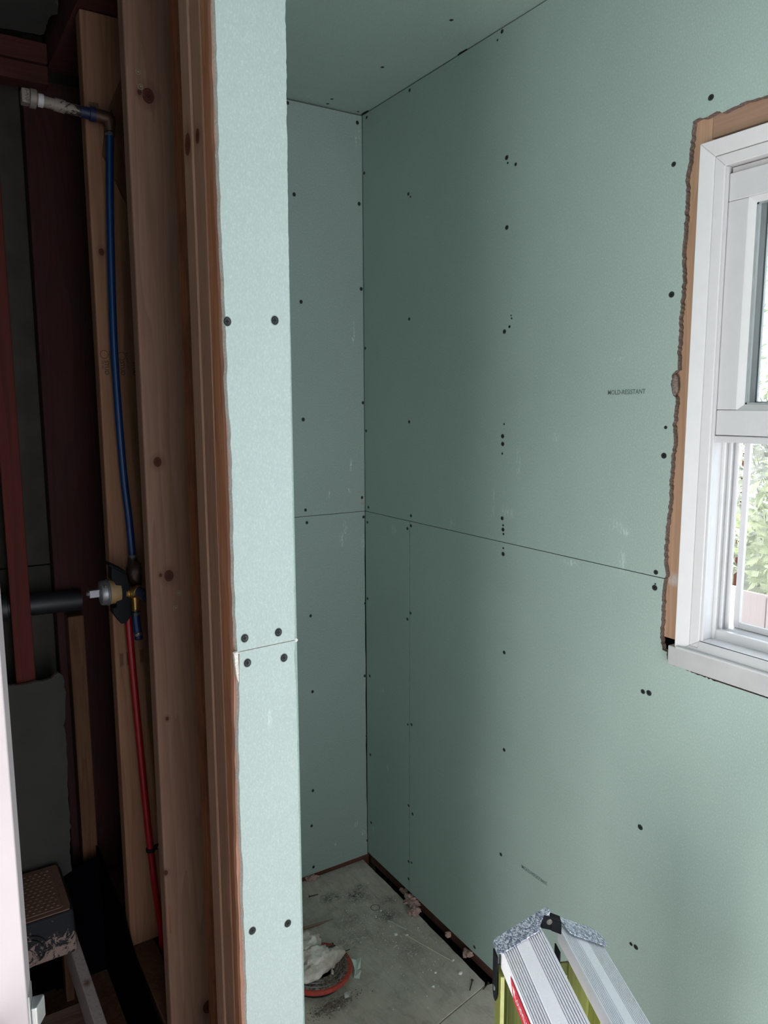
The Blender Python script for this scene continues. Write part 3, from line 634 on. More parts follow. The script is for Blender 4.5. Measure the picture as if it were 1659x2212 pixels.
for S_, d_, n_ in ((A, wl, nl), (RS, wrd, nr)):   # near end caps, outside the picture
    MB().prism([(-.003, 0), (.088, 0), (.088, -.026), (-.003, -.026)], lambda p, t: S_-U*(LEN-.016)+d_*p[0]+U*p[1]+n_*t, .0002, .0022).build('end_cap', M['galv'], lad, bevel=.0007)
# black hinge between the caps
b = MB(); h = B-ZU*.004
b.obox(h+V*.004-ZU*.006-U*.010, (V*.94-ZU*.3, U, ZU*.94+V*.3), (.013, .0014, .010)); b.obox(h+V*.015-ZU*.012-U*.004, (V-ZU*.5, U*.9+V*.2, ZU), (.009, .009, .009))
hg = b.build('hinge', M['blackp'], lad, bevel=.001)
MB().lathe(h+V*.002-U*.0118-ZU*.002, -U, [(0, .0045), (.0015, .0042), (.0016, .0028), (.0026, .0024), (.0028, 0)], 16).build('rivet', M['steel'], hg, True)
def rail(off, lab):
    wd_ = .066; b = MB()
    b.prism([(0, 0), (wd_, 0), (wd_, -.026), (wd_-.004, -.026), (wd_-.004, -.004), (.004, -.004), (.004, -.026), (0, -.026)], lambda p, t: off+V*p[0]+U*(p[1]-.004)+ZU*t, .012, LEN and off_z)
    b.prism([(.014, -.004), (.017, -.0055), (.019, -.0055), (.021, -.004)], lambda p, t: off+V*p[0]+U*(p[1]-.004)+ZU*t, .012, off_z)
    b.prism([(.047, -.004), (.049, -.0055), (.051, -.0055), (.053, -.004)], lambda p, t: off+V*p[0]+U*(p[1]-.004)+ZU*t, .012, off_z)
    for a_, c_e in ((0, .0055), (wd_-.0055, wd_)): b.prism([(a_, -.0262), (c_e, -.0262), (c_e, -.0285), (a_, -.0285)], lambda p, t: off+V*p[0]+U*(p[1]-.004)+ZU*t, .012, off_z, 1)
    r = b.build('rail', [M['fib'], M['fibe']], lad, bevel=.0006); tag(r, lab)
    MB().obox(off+V*wd_/2-U*.016+ZU*.014, (V, U, ZU), (wd_/2+.003, .017, .014)).build('rubber_foot', M['blackp'], r, bevel=.003)
    return r
LA = Vector((A.x, A.y, 0))-V*.001+U*.002; RA = Vector((RS.x, RS.y, 0))+V*.004+U*.002
for nm, P0, zz in (('left', LA, .748), ('right', RA, .765)):
    off_z = zz if nm == 'left' else zz-.03
    r = rail(P0, 'far yellow-green %s rail' % nm); off_z -= .0
    r = rail(P0-U*(LEN-.036), None) if False else r
for P0, zz in ((LA, .745), (RA, .735)):
    off_z = zz; rail(P0-U*(LEN-.034), None)
for P0, z0, S_, d_, in ((LA, .18, SL, wl), (RA, .18, SR, wrd), (LA, .46, SL, wl), (RA, .46, SR, wrd)):
    b = MB(); b.prism([(0.004, 0), (.062, 0), (.062, -.025), (.059, -.025), (.059, -.003), (.007, -.003), (.007, -.025), (.004, -.025)], lambda p, t: P0+V*p[0]+ZU*(z0+p[1])-U*t, .009, LEN-.034)
    b.build('rung', M['alu'], lad, bevel=.0006)
# black straps from the caps down the rails
for P0, zt, dx in ((LA, .772, -.0016), (RA, .765, -.0016)):
    b = MB().prism([(-.002, .0), (.018, 0), (.018, -.06), (.012, -.075), (.004, -.075), (-.002, -.065)], lambda p, t: P0+V*(dx+t)-U*(p[0]+.004)+ZU*(zt+p[1]), -.0022, .0)
    s = b.build('strap', M['blackp'], lad, bevel=.0004)
    MB().lathe(P0+V*(dx-.0022)-U*.012+ZU*(zt-.056), -V, [(0, .0042), (.0015, .0038), (.0022, 0)], 14).build('rivet', M['steel'], s, True)
# red label with white writing on the left tread's skirt
pN = (ZU*.0245/.0245); pN = (nl*.0245+wl*.0136).normalized(); lx = -U; l0 = SL-V*.0006
b = MB().prism([(.062, -.0035), (.150, -.0035), (.165, -.0275), (.078, -.0275)], lambda p, t: l0+lx*p[0]+pN*p[1]-V*t, 0, .0006)
lab = b.build('label', M['lab'], tl); lab['label'] = 'red parallelogram label with white lettering'
text('lettering', 'LOUISVILLE', M['labt'], tl, l0+lx*.086-pN*.0200, lx, pN, .0115, .0009, .15, .86)
MB().prism([(.073, -.009), (.083, -.009), (.083, -.020)], lambda p, t: l0+lx*p[0]+pN*p[1]-V*t, .0007, .0010).build('emblem', M['labt'], tl)
MB().prism([(.168, -.004), (.26, -.004), (.26, -.0275), (.178, -.0275)], lambda p, t: l0+lx*p[0]+pN*p[1]-V*t, 0, .0005).build('label_grey', M['vind'], tl)

# ------------------------------------------------------------------ door at the left
a12 = math.radians(12); dd = Vector((-math.cos(a12), math.sin(a12), 0)); dn_ = Vector((-math.sin(a12), -math.cos(a12), 0))
L0 = Vector((-1.187, -1.280, 0))
dr = struct('door_1', (L0.x, L0.y, 0))
def dpt(a, n, z): return L0+dd*a+dn_*n+Vector((0, 0, z))
b = MB().prism([(0, 0), (.61, 0), (.61, .035), (0, .035)], lambda p, t: dpt(p[0], p[1], t), .012, 2.02)
b.build('door_panel', M['door'], dr, bevel=.0012)
b = MB().prism([(0, .005), (0, .030), (-.0015, .030), (-.0015, .005)], lambda p, t: dpt(p[0], p[1], t), .903, .960); fp = b.build('face_plate', M['nickel'], dr)
b = MB().prism([(-.0016, .0075), (-.0016, .0275), (-.0075, .0275), (-.0135, .010), (-.0130, .0075)], lambda p, t: dpt(p[0], p[1], t), .9185, .9435)
tag(b.build('latch_bolt', M['nickel'], dr, bevel=.0015), 'pale metal spring latch sticking out of the door edge')
kc = dpt(.060, .035, .930)
b = MB().lathe(kc, dn_, [(0, .0325), (.004, .032), (.008, .028), (.010, .012), (.034, .011), (.040, .022), (.055, .027), (.066, .022), (.070, 0)], 36); b.build('door_handle', M['nickel'], dr, True)

# ------------------------------------------------------------------ plumbing
PY = -.372
sa = tag(empty('capped_pipe', (-.838, PY, 2.163)), 'paint-blotched white capped pipe sticking out of the wall above the blue pipe', 'pipe')
def nip_mat():
    t = NT('blotched_white_pipe'); nz = t.noise(t.map((.6, 1, 1)), 110, 4, .65, 1.2)
    x = t.n('ShaderNodeSeparateXYZ', {0: t.co}).outputs[0]
    k = t.rng(x, -.10, -.035, .02, .34); m = t.math('LESS_THAN', nz, t.math('ADD', k, .36))
    return t.fin(t.mix(m, (.21, .165, .14), (.012, .008, .009)), .6)
M['nip'] = nip_mat()
P0 = Vector((-.838, PY, 2.163))
MB().tube([(-.978, PY, 2.176), (-.93, PY, 2.172), (-.893, PY, 2.169)], .0108, 20).build('nipple', M['nip'], sa, True)
MB().tube([(-.945, PY, 2.1735), (-.925, PY, 2.1715)], .0128, 20).build('coupling', M['nip'], sa, True)
cp = MB().lathe((-.978, PY, 2.176), (-1, 0, .06), [(0, .0165), (.001, .0182), (.012, .0182), (.013, .0165)], 28).build('pipe_cap', plain('cap_plastic', (.16, .13, .11), .5), sa, True)
b = MB().prism([(-.0065, -.013), (.0065, -.013), (.0065, .013), (-.0065, .013)], lambda p, t: Vector((-.9905-t, PY+p[0]*2.0, 2.1765+p[1]*1.05)), 0, .016); b.build('plug_head', plain('cap_plastic2', (.17, .14, .12), .5), cp, bevel=.003)
b = MB(); pts = [[(-.0100, 2.186), (-.0150, 2.186)], [(-.0125, 2.186), (-.0120, 2.176)], [(-.0100, 2.1795), (-.0145, 2.1755), (-.0105, 2.1725), (-.0145, 2.1695)], [(-.0105, 2.169), (-.0135, 2.1675), (-.0125, 2.1650), (-.0100, 2.166), (-.0105, 2.169)]]
for pl in pts: b.tube([(-.9905+(x+.0082)*1.5, PY-.0132, z) for x, z in pl], .0005, 5)
b.build('marker_scrawl', M['inkw'], cp)
MB().lathe((-.9755, PY, 2.1758), (1, 0, -.06), [(0, .0128), (.010, .0128), (.010, .011)], 24).build('thread_collar', M['vind'], sa, True)
b = MB().lathe((-.894, PY, 2.1690), (1, 0, -.05), [(0, .0118), (.016, .0120), (.017, .0145), (.028, .0150), (.0285, .0125)], 24); b.build('dark_bushing', plain('blue_black_tape', (.006, .012, .05), .5), sa, True)
b = MB().tube([(-.868, PY, 2.1675), (-.848, PY, 2.166), (-.840, PY, 2.164), (-.838, PY, 2.158), (-.838, PY, 2.140)], [.0135, .0140, .0150, .0130, .0095], 18)
b.box((-.832, PY-.004, 2.150), (-.828, PY+.022, 2.184)); b.lathe((-.831, PY-.006, 2.171), (0, -1, 0), [(0, .004), (.002, .003), (.002, 0)], 10)
b.build('brass_elbow', plain('dull_bronze', (.10, .055, .035), .5, .6), sa, True)
def pipe(name, pts, r, m, label, cat):
    o = MB().tube(pts, r, 20).build(name, m, None, True, org=pts[-1]); return tag(o, label, cat)
def bez(pts, n=8):
    out = []; P = [Vector(p) for p in pts]
    for i in range(len(P)-1):
        a, b_, c, d = P[max(i-1, 0)], P[i], P[i+1], P[min(i+2, len(P)-1)]
        for k in range(n):
            t = k/n; out.append(.5*((2*b_)+(-a+c)*t+(2*a-5*b_+4*c-d)*t*t+(-a+3*b_-3*c+d)*t**3))
    out.append(P[-1]); return out
bp = pipe('water_pipe', bez([(-.838, PY, 2.139), (-.846, PY, 1.98), (-.852, PY, 1.75), (-.8515, PY, 1.60), (-.8465, PY, 1.42), (-.840, PY, 1.32), (-.836, PY, 1.226)]), .0080, M['blue'], 'long blue flexible water pipe running down the stud bay', 'pipe')
for z, x in ((2.134, -.838), (1.232, -.8363)):
    b = MB().ring((x, PY, z), (0, 0, 1), .0085, .0016, 24, 6, squash=2.2); b.box((x-.006, PY-.0125, z-.003), (x-.001, PY-.009, z+.003)); b.build('crimp_ring', M['steel'], bp, True)
rp = pipe('water_pipe', bez([(-.851, PY-.004, 1.112), (-.852, PY, 1.08), (-.846, PY, .90), (-.838, PY, .70), (-.8305, PY, .54), (-.822, PY, .40), (-.812, PY+.004, .28), (-.811, PY+.006, .168)]), .0080, M['redp'], 'red flexible water pipe dropping from the black valve', 'pipe')
b = MB().ring((-.829, PY, .512), (.05, 0, 1), .0093, .0020, 24, 6, squash=2.6); b.box((-.819, PY-.002, .508), (-.806, PY+.003, .520)); b.build('pipe_clamp', M['blackp'], rp, True)
MB().lathe((-.810, PY-.003, .514), (0, -1, 0), [(0, .0035), (.003, .003), (.004, 0)], 12).build('clamp_nail', M['steel'], rp, True)

VY = -.385
sv = tag(empty('shower_valve', (-.86, VY, 1.13)), 'brass and black plastic shower mixing valve with its grey stem pointing left', 'valve')
MB().prism([(-.021, 1.222), (.012, 1.200), (.017, 1.17), (.017, 1.105), (.004, 1.090), (-.006, 1.090), (-.022, 1.116), (-.022, 1.128), (-.014, 1.130), (-.014, 1.185), (-.022, 1.19)], lambda p, t: (-.872+p[0], VY+.03+t, p[1]), -.060, -.026).build('plaster_guard', M['blackp'], sv, bevel=.002)
b = MB(); b.box((-.877, VY-.028, 1.100), (-.868, VY+.040, 1.206)); b.obox((-.882, VY-.006, 1.2170), (Vector((1, 0, -.62)), Vector((0, 1, 0)), Vector((.62, 0, 1))), (.020, .030, .0022)); b.build('guard_plate', M['blackp'], sv, bevel=.002)
MB().lathe((-.874, VY-.010, 1.161), (-1, 0, .0), [(0, .0255), (.010, .027), (.024, .0268)], 32).build('cartridge', M['tan'], sv, True)
MB().lathe((-.897, VY-.010, 1.161), (-1, 0, 0), [(0, .0270), (.002, .0290), (.005, .0292), (.006, .0275), (.015, .0270), (.018, .0255), (.0205, .013), (.022, .010)], 32).build('bonnet', M['chrome'], sv, True)
b = MB().obox((-.9275, VY-.010, 1.1625), (Vector((1, 0, 0)), Vector((0, 1, 0)), Vector((0, 0, 1))), (.0115, .008, .0085)); st_ = b.build('stem', M['chrome'], sv, bevel=.001)
MB().lathe((-.938, VY-.010, 1.1625), (-1, 0, 0), [(0, .0040), (.004, .0045), (.006, .003), (.007, 0)], 12).build('stem_screw', M['chrome'], st_, True)
MB().lathe((-.907, VY-.032, 1.180), (-1, -.2, 0), [(0, .0035), (.004, .003), (.004, 0)], 12).build('bonnet_screw', M['steel'], sv, True)
b = MB().tube([(-.864, VY-.018, 1.156), (-.833, VY-.018, 1.155)], [.0135, .0125], 20); b.ring((-.858, VY-.018, 1.156), (1, 0, 0), .0135, .0016, 24, 6)
b.tube([(-.842, VY-.012, 1.150), (-.842, VY-.012, 1.112)], [.0120, .0098], 20); b.ring((-.842, VY-.012, 1.114), (0, 0, 1), .010, .0018, 24, 6)
b.build('brass_body', M['brass'], sv, True)
b = MB().blob((-.835, VY+.005, 1.193), (.017, .016, .030), .25, 50, 3, 2); b.tube([(-.836, VY+.010, 1.19), (-.836, PY, 1.2255)], .0088, 16); b.build('bronze_casting', plain('dull_bronze2', (.085, .05, .04), .45, .6), sv, True)
MB().lathe((-.838, VY-.020, 1.160), (.35, -1, -.15), [(0, .0125), (.006, .0128), (.0085, .0120), (.010, .0095)], 24).build('port_ring', M['brass'], sv, True)
MB().tube([(-.836, VY-.026, 1.159), (-.826, VY-.052, 1.149)], [.0115, .0118], 20).build('port_plug', plain('slate_plug', (.02, .03, .07), .5), sv, True)
b2 = MB().tube([(-.842, VY-.012, 1.1115), (-.8405, VY-.012, 1.08), (-.838, VY-.012, 1.050)], .0088, 20).build('pipe_stub', M['blue'], sv, True)
for z in (1.105, 1.058):
    b = MB().ring((-.8415 if z > 1.1 else -.8385, VY-.012, z), (0, 0, 1), .0094, .0017, 24, 6, squash=2.2); b.box((-.848, VY-.0255, z-.003), (-.842, VY-.021, z+.003)); b.build('crimp_ring', M['steel'], b2, True)
MB().lathe((-.838, VY-.012, 1.0502), (0, 0, -1), [(0, .0090), (.004, .0098), (.007, .008), (.0085, 0)], 20).build('end_plug', plain('navy_plug', (.004, .012, .07), .5), b2, True)
ap = MB().tube([(-1.42, .030, 1.053), (-1.03, .030, 1.053), (-.882, .030, 1.049)], .0285, 24).build('drain_pipe', M['abs'], None, True, org=(-1.15, .030, 1.053))
tag(ap, 'horizontal black drain pipe behind the red strip', 'pipe')
MB().lathe((-1.062, .030, 1.053), (-1, 0, 0), [(0, .0300), (.002, .0360), (.05, .0360), (.052, .030)], 28).build('pipe_hub', M['abs'], ap, True)

# ------------------------------------------------------------------ shower space contents
PR = [(.026, .345), (-.05, .350), (-.12, .346), (-.2, .335), (-.30, .322), (-.336, .305), (-.42, .275), (-.55, .245), (-.70, .240), (-.96, .235), (-.96, .0), (.026, .0)]
b = MB().prism(jag(PR[:10], .02, .002, 5)+PR[10:], fx, -.8865, -.8835)
b.prism([(-.8868, -.001), (-.8868, .345), (-.93, .335), (-.99, .31), (-1.06, .30), (-1.5, .29), (-1.5, -.001)], fy, -.0495, -.0465)
b.prism([(-.8868, -.049), (-.94, -.049), (-1.02, -.06), (-1.02, -.02), (-.8868, -.02)], fz, -.001, .0015)
ln = b.build('waterproof_liner', M['black'], ws); tag(ln, 'black waterproof membrane lapped up the foot of the shower walls')
sc = [(-1.20, .872), (-1.085, .871), (-1.031, .866), (-.978, .868), (-.967, .876), (-.960, .880), (-.950, .871), (-.947, .84), (-.946, .81), (-.949, .77), (-.955, .735), (-.951, .683), (-.953, .62), (-.957, .553), (-.956, .45), (-.962, .353), (-.955, .2), (-.957, .002), (-1.2, .002)]
o = MB().prism(jag(sc[:18], .012, .0022, 7)+[sc[-1]], fy, -.045, -.0325, 0, 1).build('drywall_scrap', [M['backer'], M['gyp']], None, org=(-1.07, -.04, 0))
tag(o, 'grey broken-edged board offcut standing behind the step stool', 'board')
def stool_mat(name, top):
    t = NT(name); g = t.noise(t.co, 45, 6, .75, 1.0); h = t.noise(t.co, 260, 4, .7)
    z = t.n('ShaderNodeSeparateXYZ', {0: t.co}).outputs[2]
    if top: c = t.mix(t.rng(g, .60, .72), (.20, .105, .075), (.03, .02, .02)); c = t.mix(t.math('MULTIPLY', t.rng(h, .5, .7), .4), c, (.10, .055, .04))
    else:
        k = t.rng(z, -.02, -.10, 0, .22)
        c = t.mix(t.math('GREATER_THAN', t.math('ADD', g, k), .66), (.006, .006, .010), (.25, .17, .145)); c = t.mix(t.math('GREATER_THAN', h, .64), c, (.02, .015, .015))
    t.bump(g, .3, .001); return t.fin(c, .8)
so = tag(empty('step_stool', (-1.15, -.15, .254)), 'dusty black plastic step stool with a tan grip top, set on the wooden rail', 'stool')
so.location = (-1.15, -.16, .368); ORG[so.name] = Vector(so.location)
MT, MF = stool_mat('stool_top', True), stool_mat('stool_side', False)
b = MB().prism([(-1.345, -.285), (-1.02, -.285), (-.997, -.283), (-.994, -.26), (-.992, -.08), (-.996, -.066), (-1.01, -.062), (-1.345, -.062)], lambda p, t: (p[0]+(.0 if t > .3 else (.004 if p[0] > -1.1 else -.004)), p[1]-(.0 if t > .3 else .004 if p[1] < -.2 else 0), t), .256, .366)
b.build('stool_body', MF, so, bevel=.007, seg=3)
MB().prism([(-1.338, -.279), (-1.004, -.279), (-1.000, -.262), (-.999, -.078), (-1.004, -.068), (-1.338, -.068)], fz, .3655, .3685).build('top_dust', MT, so, bevel=.0015)
gp = MB().prism([(-1.32, -.266), (-1.022, -.266), (-1.016, -.260), (-1.016, -.090), (-1.022, -.084), (-1.32, -.084)], fz, .3686, .3705).build('tread_pad', MT, so, bevel=.0012)
b = MB()
for i in range(22):
    for j in range(13):
        x = -1.31+i*.0135+(j % 2)*.0067; y = -.257+j*.0135
        if x < -1.024: b.add([(x-.0045, y, .3706), (x+.0045, y, .3706), (x, y+.004, .3706), (x, y+.0012, .3724)], [(0, 1, 3), (1, 2, 3), (2, 0, 3)])
tag(b.build('grip_dimple', MT, gp), kind='stuff')
b = MB()
for r_x, r_z, tt in ((.055, .040, .0022), (.045, .030, .0018)):
    n = 40; P = [(-1.115+r_x*math.cos(2*math.pi*k/n), -.2905, .300+r_z*math.sin(2*math.pi*k/n)) for k in range(n+1)]
    b.tube(P, tt, 6, False)
b.build('handle_rim', MF, so, True)
wf = tag(empty('wooden_platform', (-1.1, -.4, 0)), 'low wooden platform with a scuffed white-painted rail, under the step stool', 'platform')
def rail_mat():
    t = NT('white_painted_rail'); g = t.noise(t.co, 24, 5, .65, .6); h = t.noise(t.co, 140, 4, .6)
    m = t.spots([((.104, -.005, .254), (.012, .018, .02), 1.0)]); c = t.mix(t.rng(h, .45, .7), (.50, .40, .40), (.38, .30, .30))
    c = t.mix(t.math('MULTIPLY', m, t.rng(g, .40, .5)), c, (.18, .075, .05)); c = t.mix(t.math('GREATER_THAN', h, .69), c, (.05, .03, .03)); return t.fin(c, .7)
MR = rail_mat()
tag(MB().box((-1.007, -.80, .1655), (-.983, -.07, .2545)).build('rail', MR, wf, bevel=.002), 'painted rail with a bare brown scuff')
MB().box((-1.345, -.80, .1655), (-1.32, -.07, .2545)).build('rail', MR, wf, bevel=.002)
for k, (y0, y1) in enumerate(((-.80, -.66), (-.655, -.50), (-.495, -.345))):
    MB().box((-1.345, y0, .145), (-.982, y1, .165)).build('plank', wood('platform_plank_%d' % k, (.17, .105, .085), (.08, .045, .035), 0, 26, [], k+3.3, .8), wf, bevel=.0015)
for x in (-1.335, -.994):
    for y in (-.78, -.10): MB().box((x-.01, y-.02, .0), (x+.01, y+.02, .1445 if y < -.3 else .165)).build('leg', M['crip'], wf, bevel=.002)

# ------------------------------------------------------------------ toilet flange, rag and floor debris
FC = Vector((-.402, -.397, 0))
tf = tag(empty('toilet_flange', FC), 'dirty red-rimmed toilet flange in the floor at the foot of the partition', 'toilet flange')
def fl_mat():
    t = NT('flange_dirt'); g = t.noise(t.co, 60, 6, .7, 1); h = t.noise(t.co, 380, 4, .7)
    c = t.mix(t.rng(g, .42, .58), (.30, .25, .25), (.07, .045, .035)); c = t.mix(t.rng(h, .62, .7), c, (.5, .42, .33)); t.bump(h, .6, .002); return t.fin(c, .85)
FM = fl_mat()
MB().lathe(FC+Vector((0, 0, .0005)), (0, 0, 1), [(0, .075), (.024, .075), (.024, .055), (0, .055)], 40).build('pipe_hub', M['abs'], tf, True)
MB().lathe(FC+Vector((0, 0, .024)), (0, 0, 1), [(0, .080), (.0, .096), (.003, .0975), (.009, .0965), (.0105, .094), (.010, .088), (.0085, .080)], 56).build('red_rim', plain('red_rim', (.50, .065, .045), .5, var=.15, sc=90), tf, True)
MB().lathe(FC+Vector((0, 0, .0325)), (0, 0, 1), [(0, .087), (.002, .086), (.004, .074), (.0015, .070), (.005, .062), (.004, .050), (-.02, .048), (-.03, .0)], 56).build('flange_plate', FM, tf, True)
b = MB()
for r0 in (.066, .058, .079): b.ring(FC+Vector((0, 0, .037 if r0 < .07 else .0355)), (0, 0, 1), r0, .0016, 48, 6)
b.build('plastic_ridge', plain('grey_ridge', (.22, .20, .23), .6), tf, True)
rnd = random.Random(11); b = MB()
for k in range(230):
    an = rnd.uniform(-1.9, .6); rr = rnd.uniform(.052, .092); b.blob(FC+Vector((math.cos(an)*rr, math.sin(an)*rr, .037+rnd.random()*.003)), (rnd.uniform(.001, .0028),)*3, .4, 300, 1, k)
tag(b.build('dirt_crumbs', plain('crumbs', (.20, .13, .085), .9, var=.6, sc=120), tf), 'brown crumbs lying on the flange', kind='stuff')
def rag_mat():
    t = NT('old_white_rag'); g = t.noise(t.co, 26, 5, .6); h = t.noise(t.co, 500, 3, .6)
    c = t.mix(t.rng(g, .4, .62), (.74, .67, .62), (.50, .42, .37)); t.bump(h, .4, .001); return t.fin(c, .95, 0, .1)
rg_ = MB()
def cloth(c, rad, yaw, seed, wr_=.5, n=44, m=30):
    vs = []; fs = []; ca, sa_ = math.cos(yaw), math.sin(yaw); s = Vector((seed*3.3, seed, seed*2.2))
    for i in range(n):
        for j in range(m):
            th = 2*math.pi*i/n; ph = math.pi*j/(m-1); p = Vector((math.sin(ph)*math.cos(th), math.sin(ph)*math.sin(th), math.cos(ph)))
            q = Vector((p.x*rad[0], p.y*rad[1], p.z*rad[2]))
            r1 = 1-abs(noise.noise(q*34+s))*2.0; r2_ = 1-abs(noise.noise(q*75+s*2))*2.0
            k = 1+wr_*(.55*r1+.22*r2_-.25); q = Vector((q.x*k, q.y*k, max(q.z*k, -rad[2]*.75)))
            vs.append(Vector(c)+Vector((q.x*ca-q.y*sa_, q.x*sa_+q.y*ca, q.z)))
    for i in range(n):
        for j in range(m-1): a = i*m+j; b_ = ((i+1) % n)*m+j; fs.append((a, b_, b_+1, a+1))
    rg_.add(vs, fs)
cloth(FC+Vector((-.02, .045, .068)), (.052, .040, .032), .5, 1); cloth(FC+Vector((-.015, .0, .062)), (.050, .034, .028), -.2, 2)
cloth(FC+Vector((.020, -.022, .056)), (.060, .021, .022), .28, 3, .4); cloth(FC+Vector((-.04, -.03, .054)), (.040, .026, .020), -.15, 5, .4)
rg_.blob(FC+Vector((.020, -.052, .042)), (.003, .005, .010), .2, 60, 2, 2)
o = rg_.build('rag', rag_mat(), None, True, org=FC+Vector((0, 0, .04))); tag(o, 'crumpled dirty white rag stuffed in the toilet flange', 'rag')

def shard(name, pts, z, m, label, cat='paper scrap', curl=.004, group=None, th=.0012):
    c = Vector((sum(p[0] for p in pts)/len(pts), sum(p[1] for p in pts)/len(pts), 0))
    b = MB(); n = len(pts); hz = [z+curl*((i*7) % 3)/2 for i in range(n)]
    vs = [(*p, h) for p, h in zip(pts, hz)]+[(*p, h+th) for p, h in zip(pts, hz)]
    b.add(vs, [tuple(range(n))[::-1], tuple(range(n, 2*n))]+[(i, (i+1) % n, n+(i+1) % n, n+i) for i in range(n)])
    o = b.build(name, m, None, org=(c.x, c.y, z)); return tag(o, label, cat, group)
PAP = plain('old_paper', (.72, .76, .72), .8, var=.1, sc=60)
shard('paper_scrap', [(-.318, -.455), (-.306, -.440), (-.297, -.405), (-.287, -.395), (-.284, -.408), (-.270, -.412), (-.283, -.432), (-.300, -.442), (-.296, -.458), (-.306, -.466)], .001, PAP, 'curled pale green paper scrap right of the flange', curl=.016)
shard('paper_scrap', [(-.376, -.508), (-.366, -.512), (-.352, -.499), (-.360, -.490), (-.370, -.494)], .003, plain('white_chip', (.75, .72, .74), .7), 'small white paper chip in front of the flange', curl=.006)
def stick(name, a, b_, r, m, label, cat, flat=1.0, group=None):
    a, b_ = Vector(a), Vector(b_); d = (b_-a); mid = (a+b_)/2
    bb = MB(); sd = Vector((-d.y, d.x, 0)).normalized()
    P = [a, a+d*.3+sd*r*.4, a+d*.7-sd*r*.3, b_]; R = [r, r*1.05, r*.8, r*.15] if flat != 1 else [r]*4
    bb.tube(P, R, 8); o = bb.build(name, m, None, True, org=mid); return tag(o, label, cat, group)
stick('wood_splinter', (-.42, -.199, .006), (-.250, -.211, .004), .0045, wood('splinter_wood', (.36, .22, .16), (.16, .07, .045), 0, 20, [], 3), 'long brown wood splinter behind the flange', 'wood splinter', .5)
stick('straw', (-.104, -.383, .002), (-.050, -.552, .002), .0017, plain('straw', (.62, .55, .42), .8), 'long thin straw lying across the middle of the alcove floor', 'straw')
stick('plaster_strip', (-.113, -.312, .004), (-.086, -.372, .003), .0035, plain('strip', (.45, .45, .41), .85), 'short pale plaster strip beside the pink insulation', 'plaster strip')
stick('twig', (-.30, -.352, .002), (-.272, -.352, .002), .0011, M['inkw'], 'tiny dark twig behind the curled paper scrap', 'twig')
def nail(a, b_, label, grp=None):
    a, b_ = Vector(a), Vector(b_); d = (b_-a).normalized()
    bb = MB().tube([a, b_-d*.004, b_], [.0014, .0013, .0002], 10); bb.lathe(a, d, [(-.001, 0), (-.001, .0038), (0, .0036), (.001, .0014)], 12)
    o = bb.build('screw', plain('rusty_screw', (.06, .035, .025), .6, .4), None, True, org=(a+b_)/2); tag(o, label, 'screw', grp)
nail((-.264, -.074, .003), (-.232, -.079, .0016), 'dark loose screw on the floor near the back wall')
nail((-.050, -.640, .0045), (-.078, -.664, .0015), 'bent rusty screw by the floor joint left of the ladder')
nail((-.020, -.672, .0045), (-.046, -.680, .0015), 'rusty screw at the floor joint nearest the ladder rail')
for c, r, lb in (((-.008, -.285, .014), (.020, .026, .014), 'biggest pink insulation tuft at the foot of the right wall'), ((-.024, -.322, .009), (.019, .018, .009), 'flat pink insulation lump spilling from the wall gap onto the floor'), ((.002, -.225, .010), (.009, .016, .009), 'small greyish insulation tuft nearest the corner'), ((.002, -.462, .008), (.008, .010, .008), 'pink tuft midway along the right wall gap'), ((.0, -.556, .009), (.011, .015, .009), 'pink tuft in the wall gap nearest the ladder'), ((-.215, .0, .009), (.020, .009, .009), 'pink insulation tuft at the foot of the back wall')):
    o = MB().blob(c, r, .5, 100, 4, int(abs(c[1])*900), ridge=.6).build('insulation_tuft', M['pink'], None, True, org=c); tag(o, lb, 'insulation')
o = MB().ring((-.112, -.232, .0006), (0, 0, 1), .014, .0012, 32, 6, squash=.4).build('glue_ring', plain('glue', (.08, .075, .065), .8), None, True, org=(-.112, -.232, 0)); tag(o, 'dark ring of old glue on the alcove floor', 'glue ring')
chips = [((-.125, -.372), .0062, 'white plaster chip between the straw and the flange'), ((-.061, -.600), .0068, 'largest white plaster chip, near the floor joint'), ((-.046, -.548), .0045, 'plaster chip between the straw tip and the right wall'), ((-.152, -.598), .0042, 'oval plaster chip in the foreground of the alcove floor'), ((-.116, -.560), .0035, 'small flat chip left of the largest plaster chip'), ((-.105, -.255), .003, 'tiny white chip beside the glue ring'), ((-.098, -.392), .0048, 'brown-grey chip beside the straw end')]
for (x, y), r, lb in chips:
    o = MB().blob((x, y, r*.45), (r, r*.75, r*.45), .4, 160, 2, int(x*1000)).build('plaster_chip', M['chip'], None, org=(x, y, 0)); tag(o, lb, 'plaster chip', 'plaster chips on the alcove floor')
rnd = random.Random(3); b = MB()
for k in range(520):
    if k < 300: x, y = rnd.gauss(-.13, .07), rnd.gauss(-.36, .12)
    else: x, y = rnd.uniform(-.48, -.04), rnd.uniform(-.64, -.03)
    if x > -.035 or x < -.7 or y > 0 or y < -.66: continue
    r = rnd.uniform(.0007, .0022); b.blob((x, y, r*.4), (r, r, r*.6), .4, 300, 1, k)
tag(b.build('floor_grit', plain('grit', (.75, .72, .68), .9, var=.6, sc=90), None, org=(-.2, -.3, 0)), 'scattered pale plaster grit on the grey alcove floor', 'grit', kind='stuff')
rnd = random.Random(8); b = MB()
for k in range(420):
    x, y = rnd.gauss(-.41, .035), rnd.gauss(-.508, .010); r = rnd.uniform(.0006, .0020); b.blob((x, y, r*.3), (r, r, r*.5), .4, 300, 1, k)
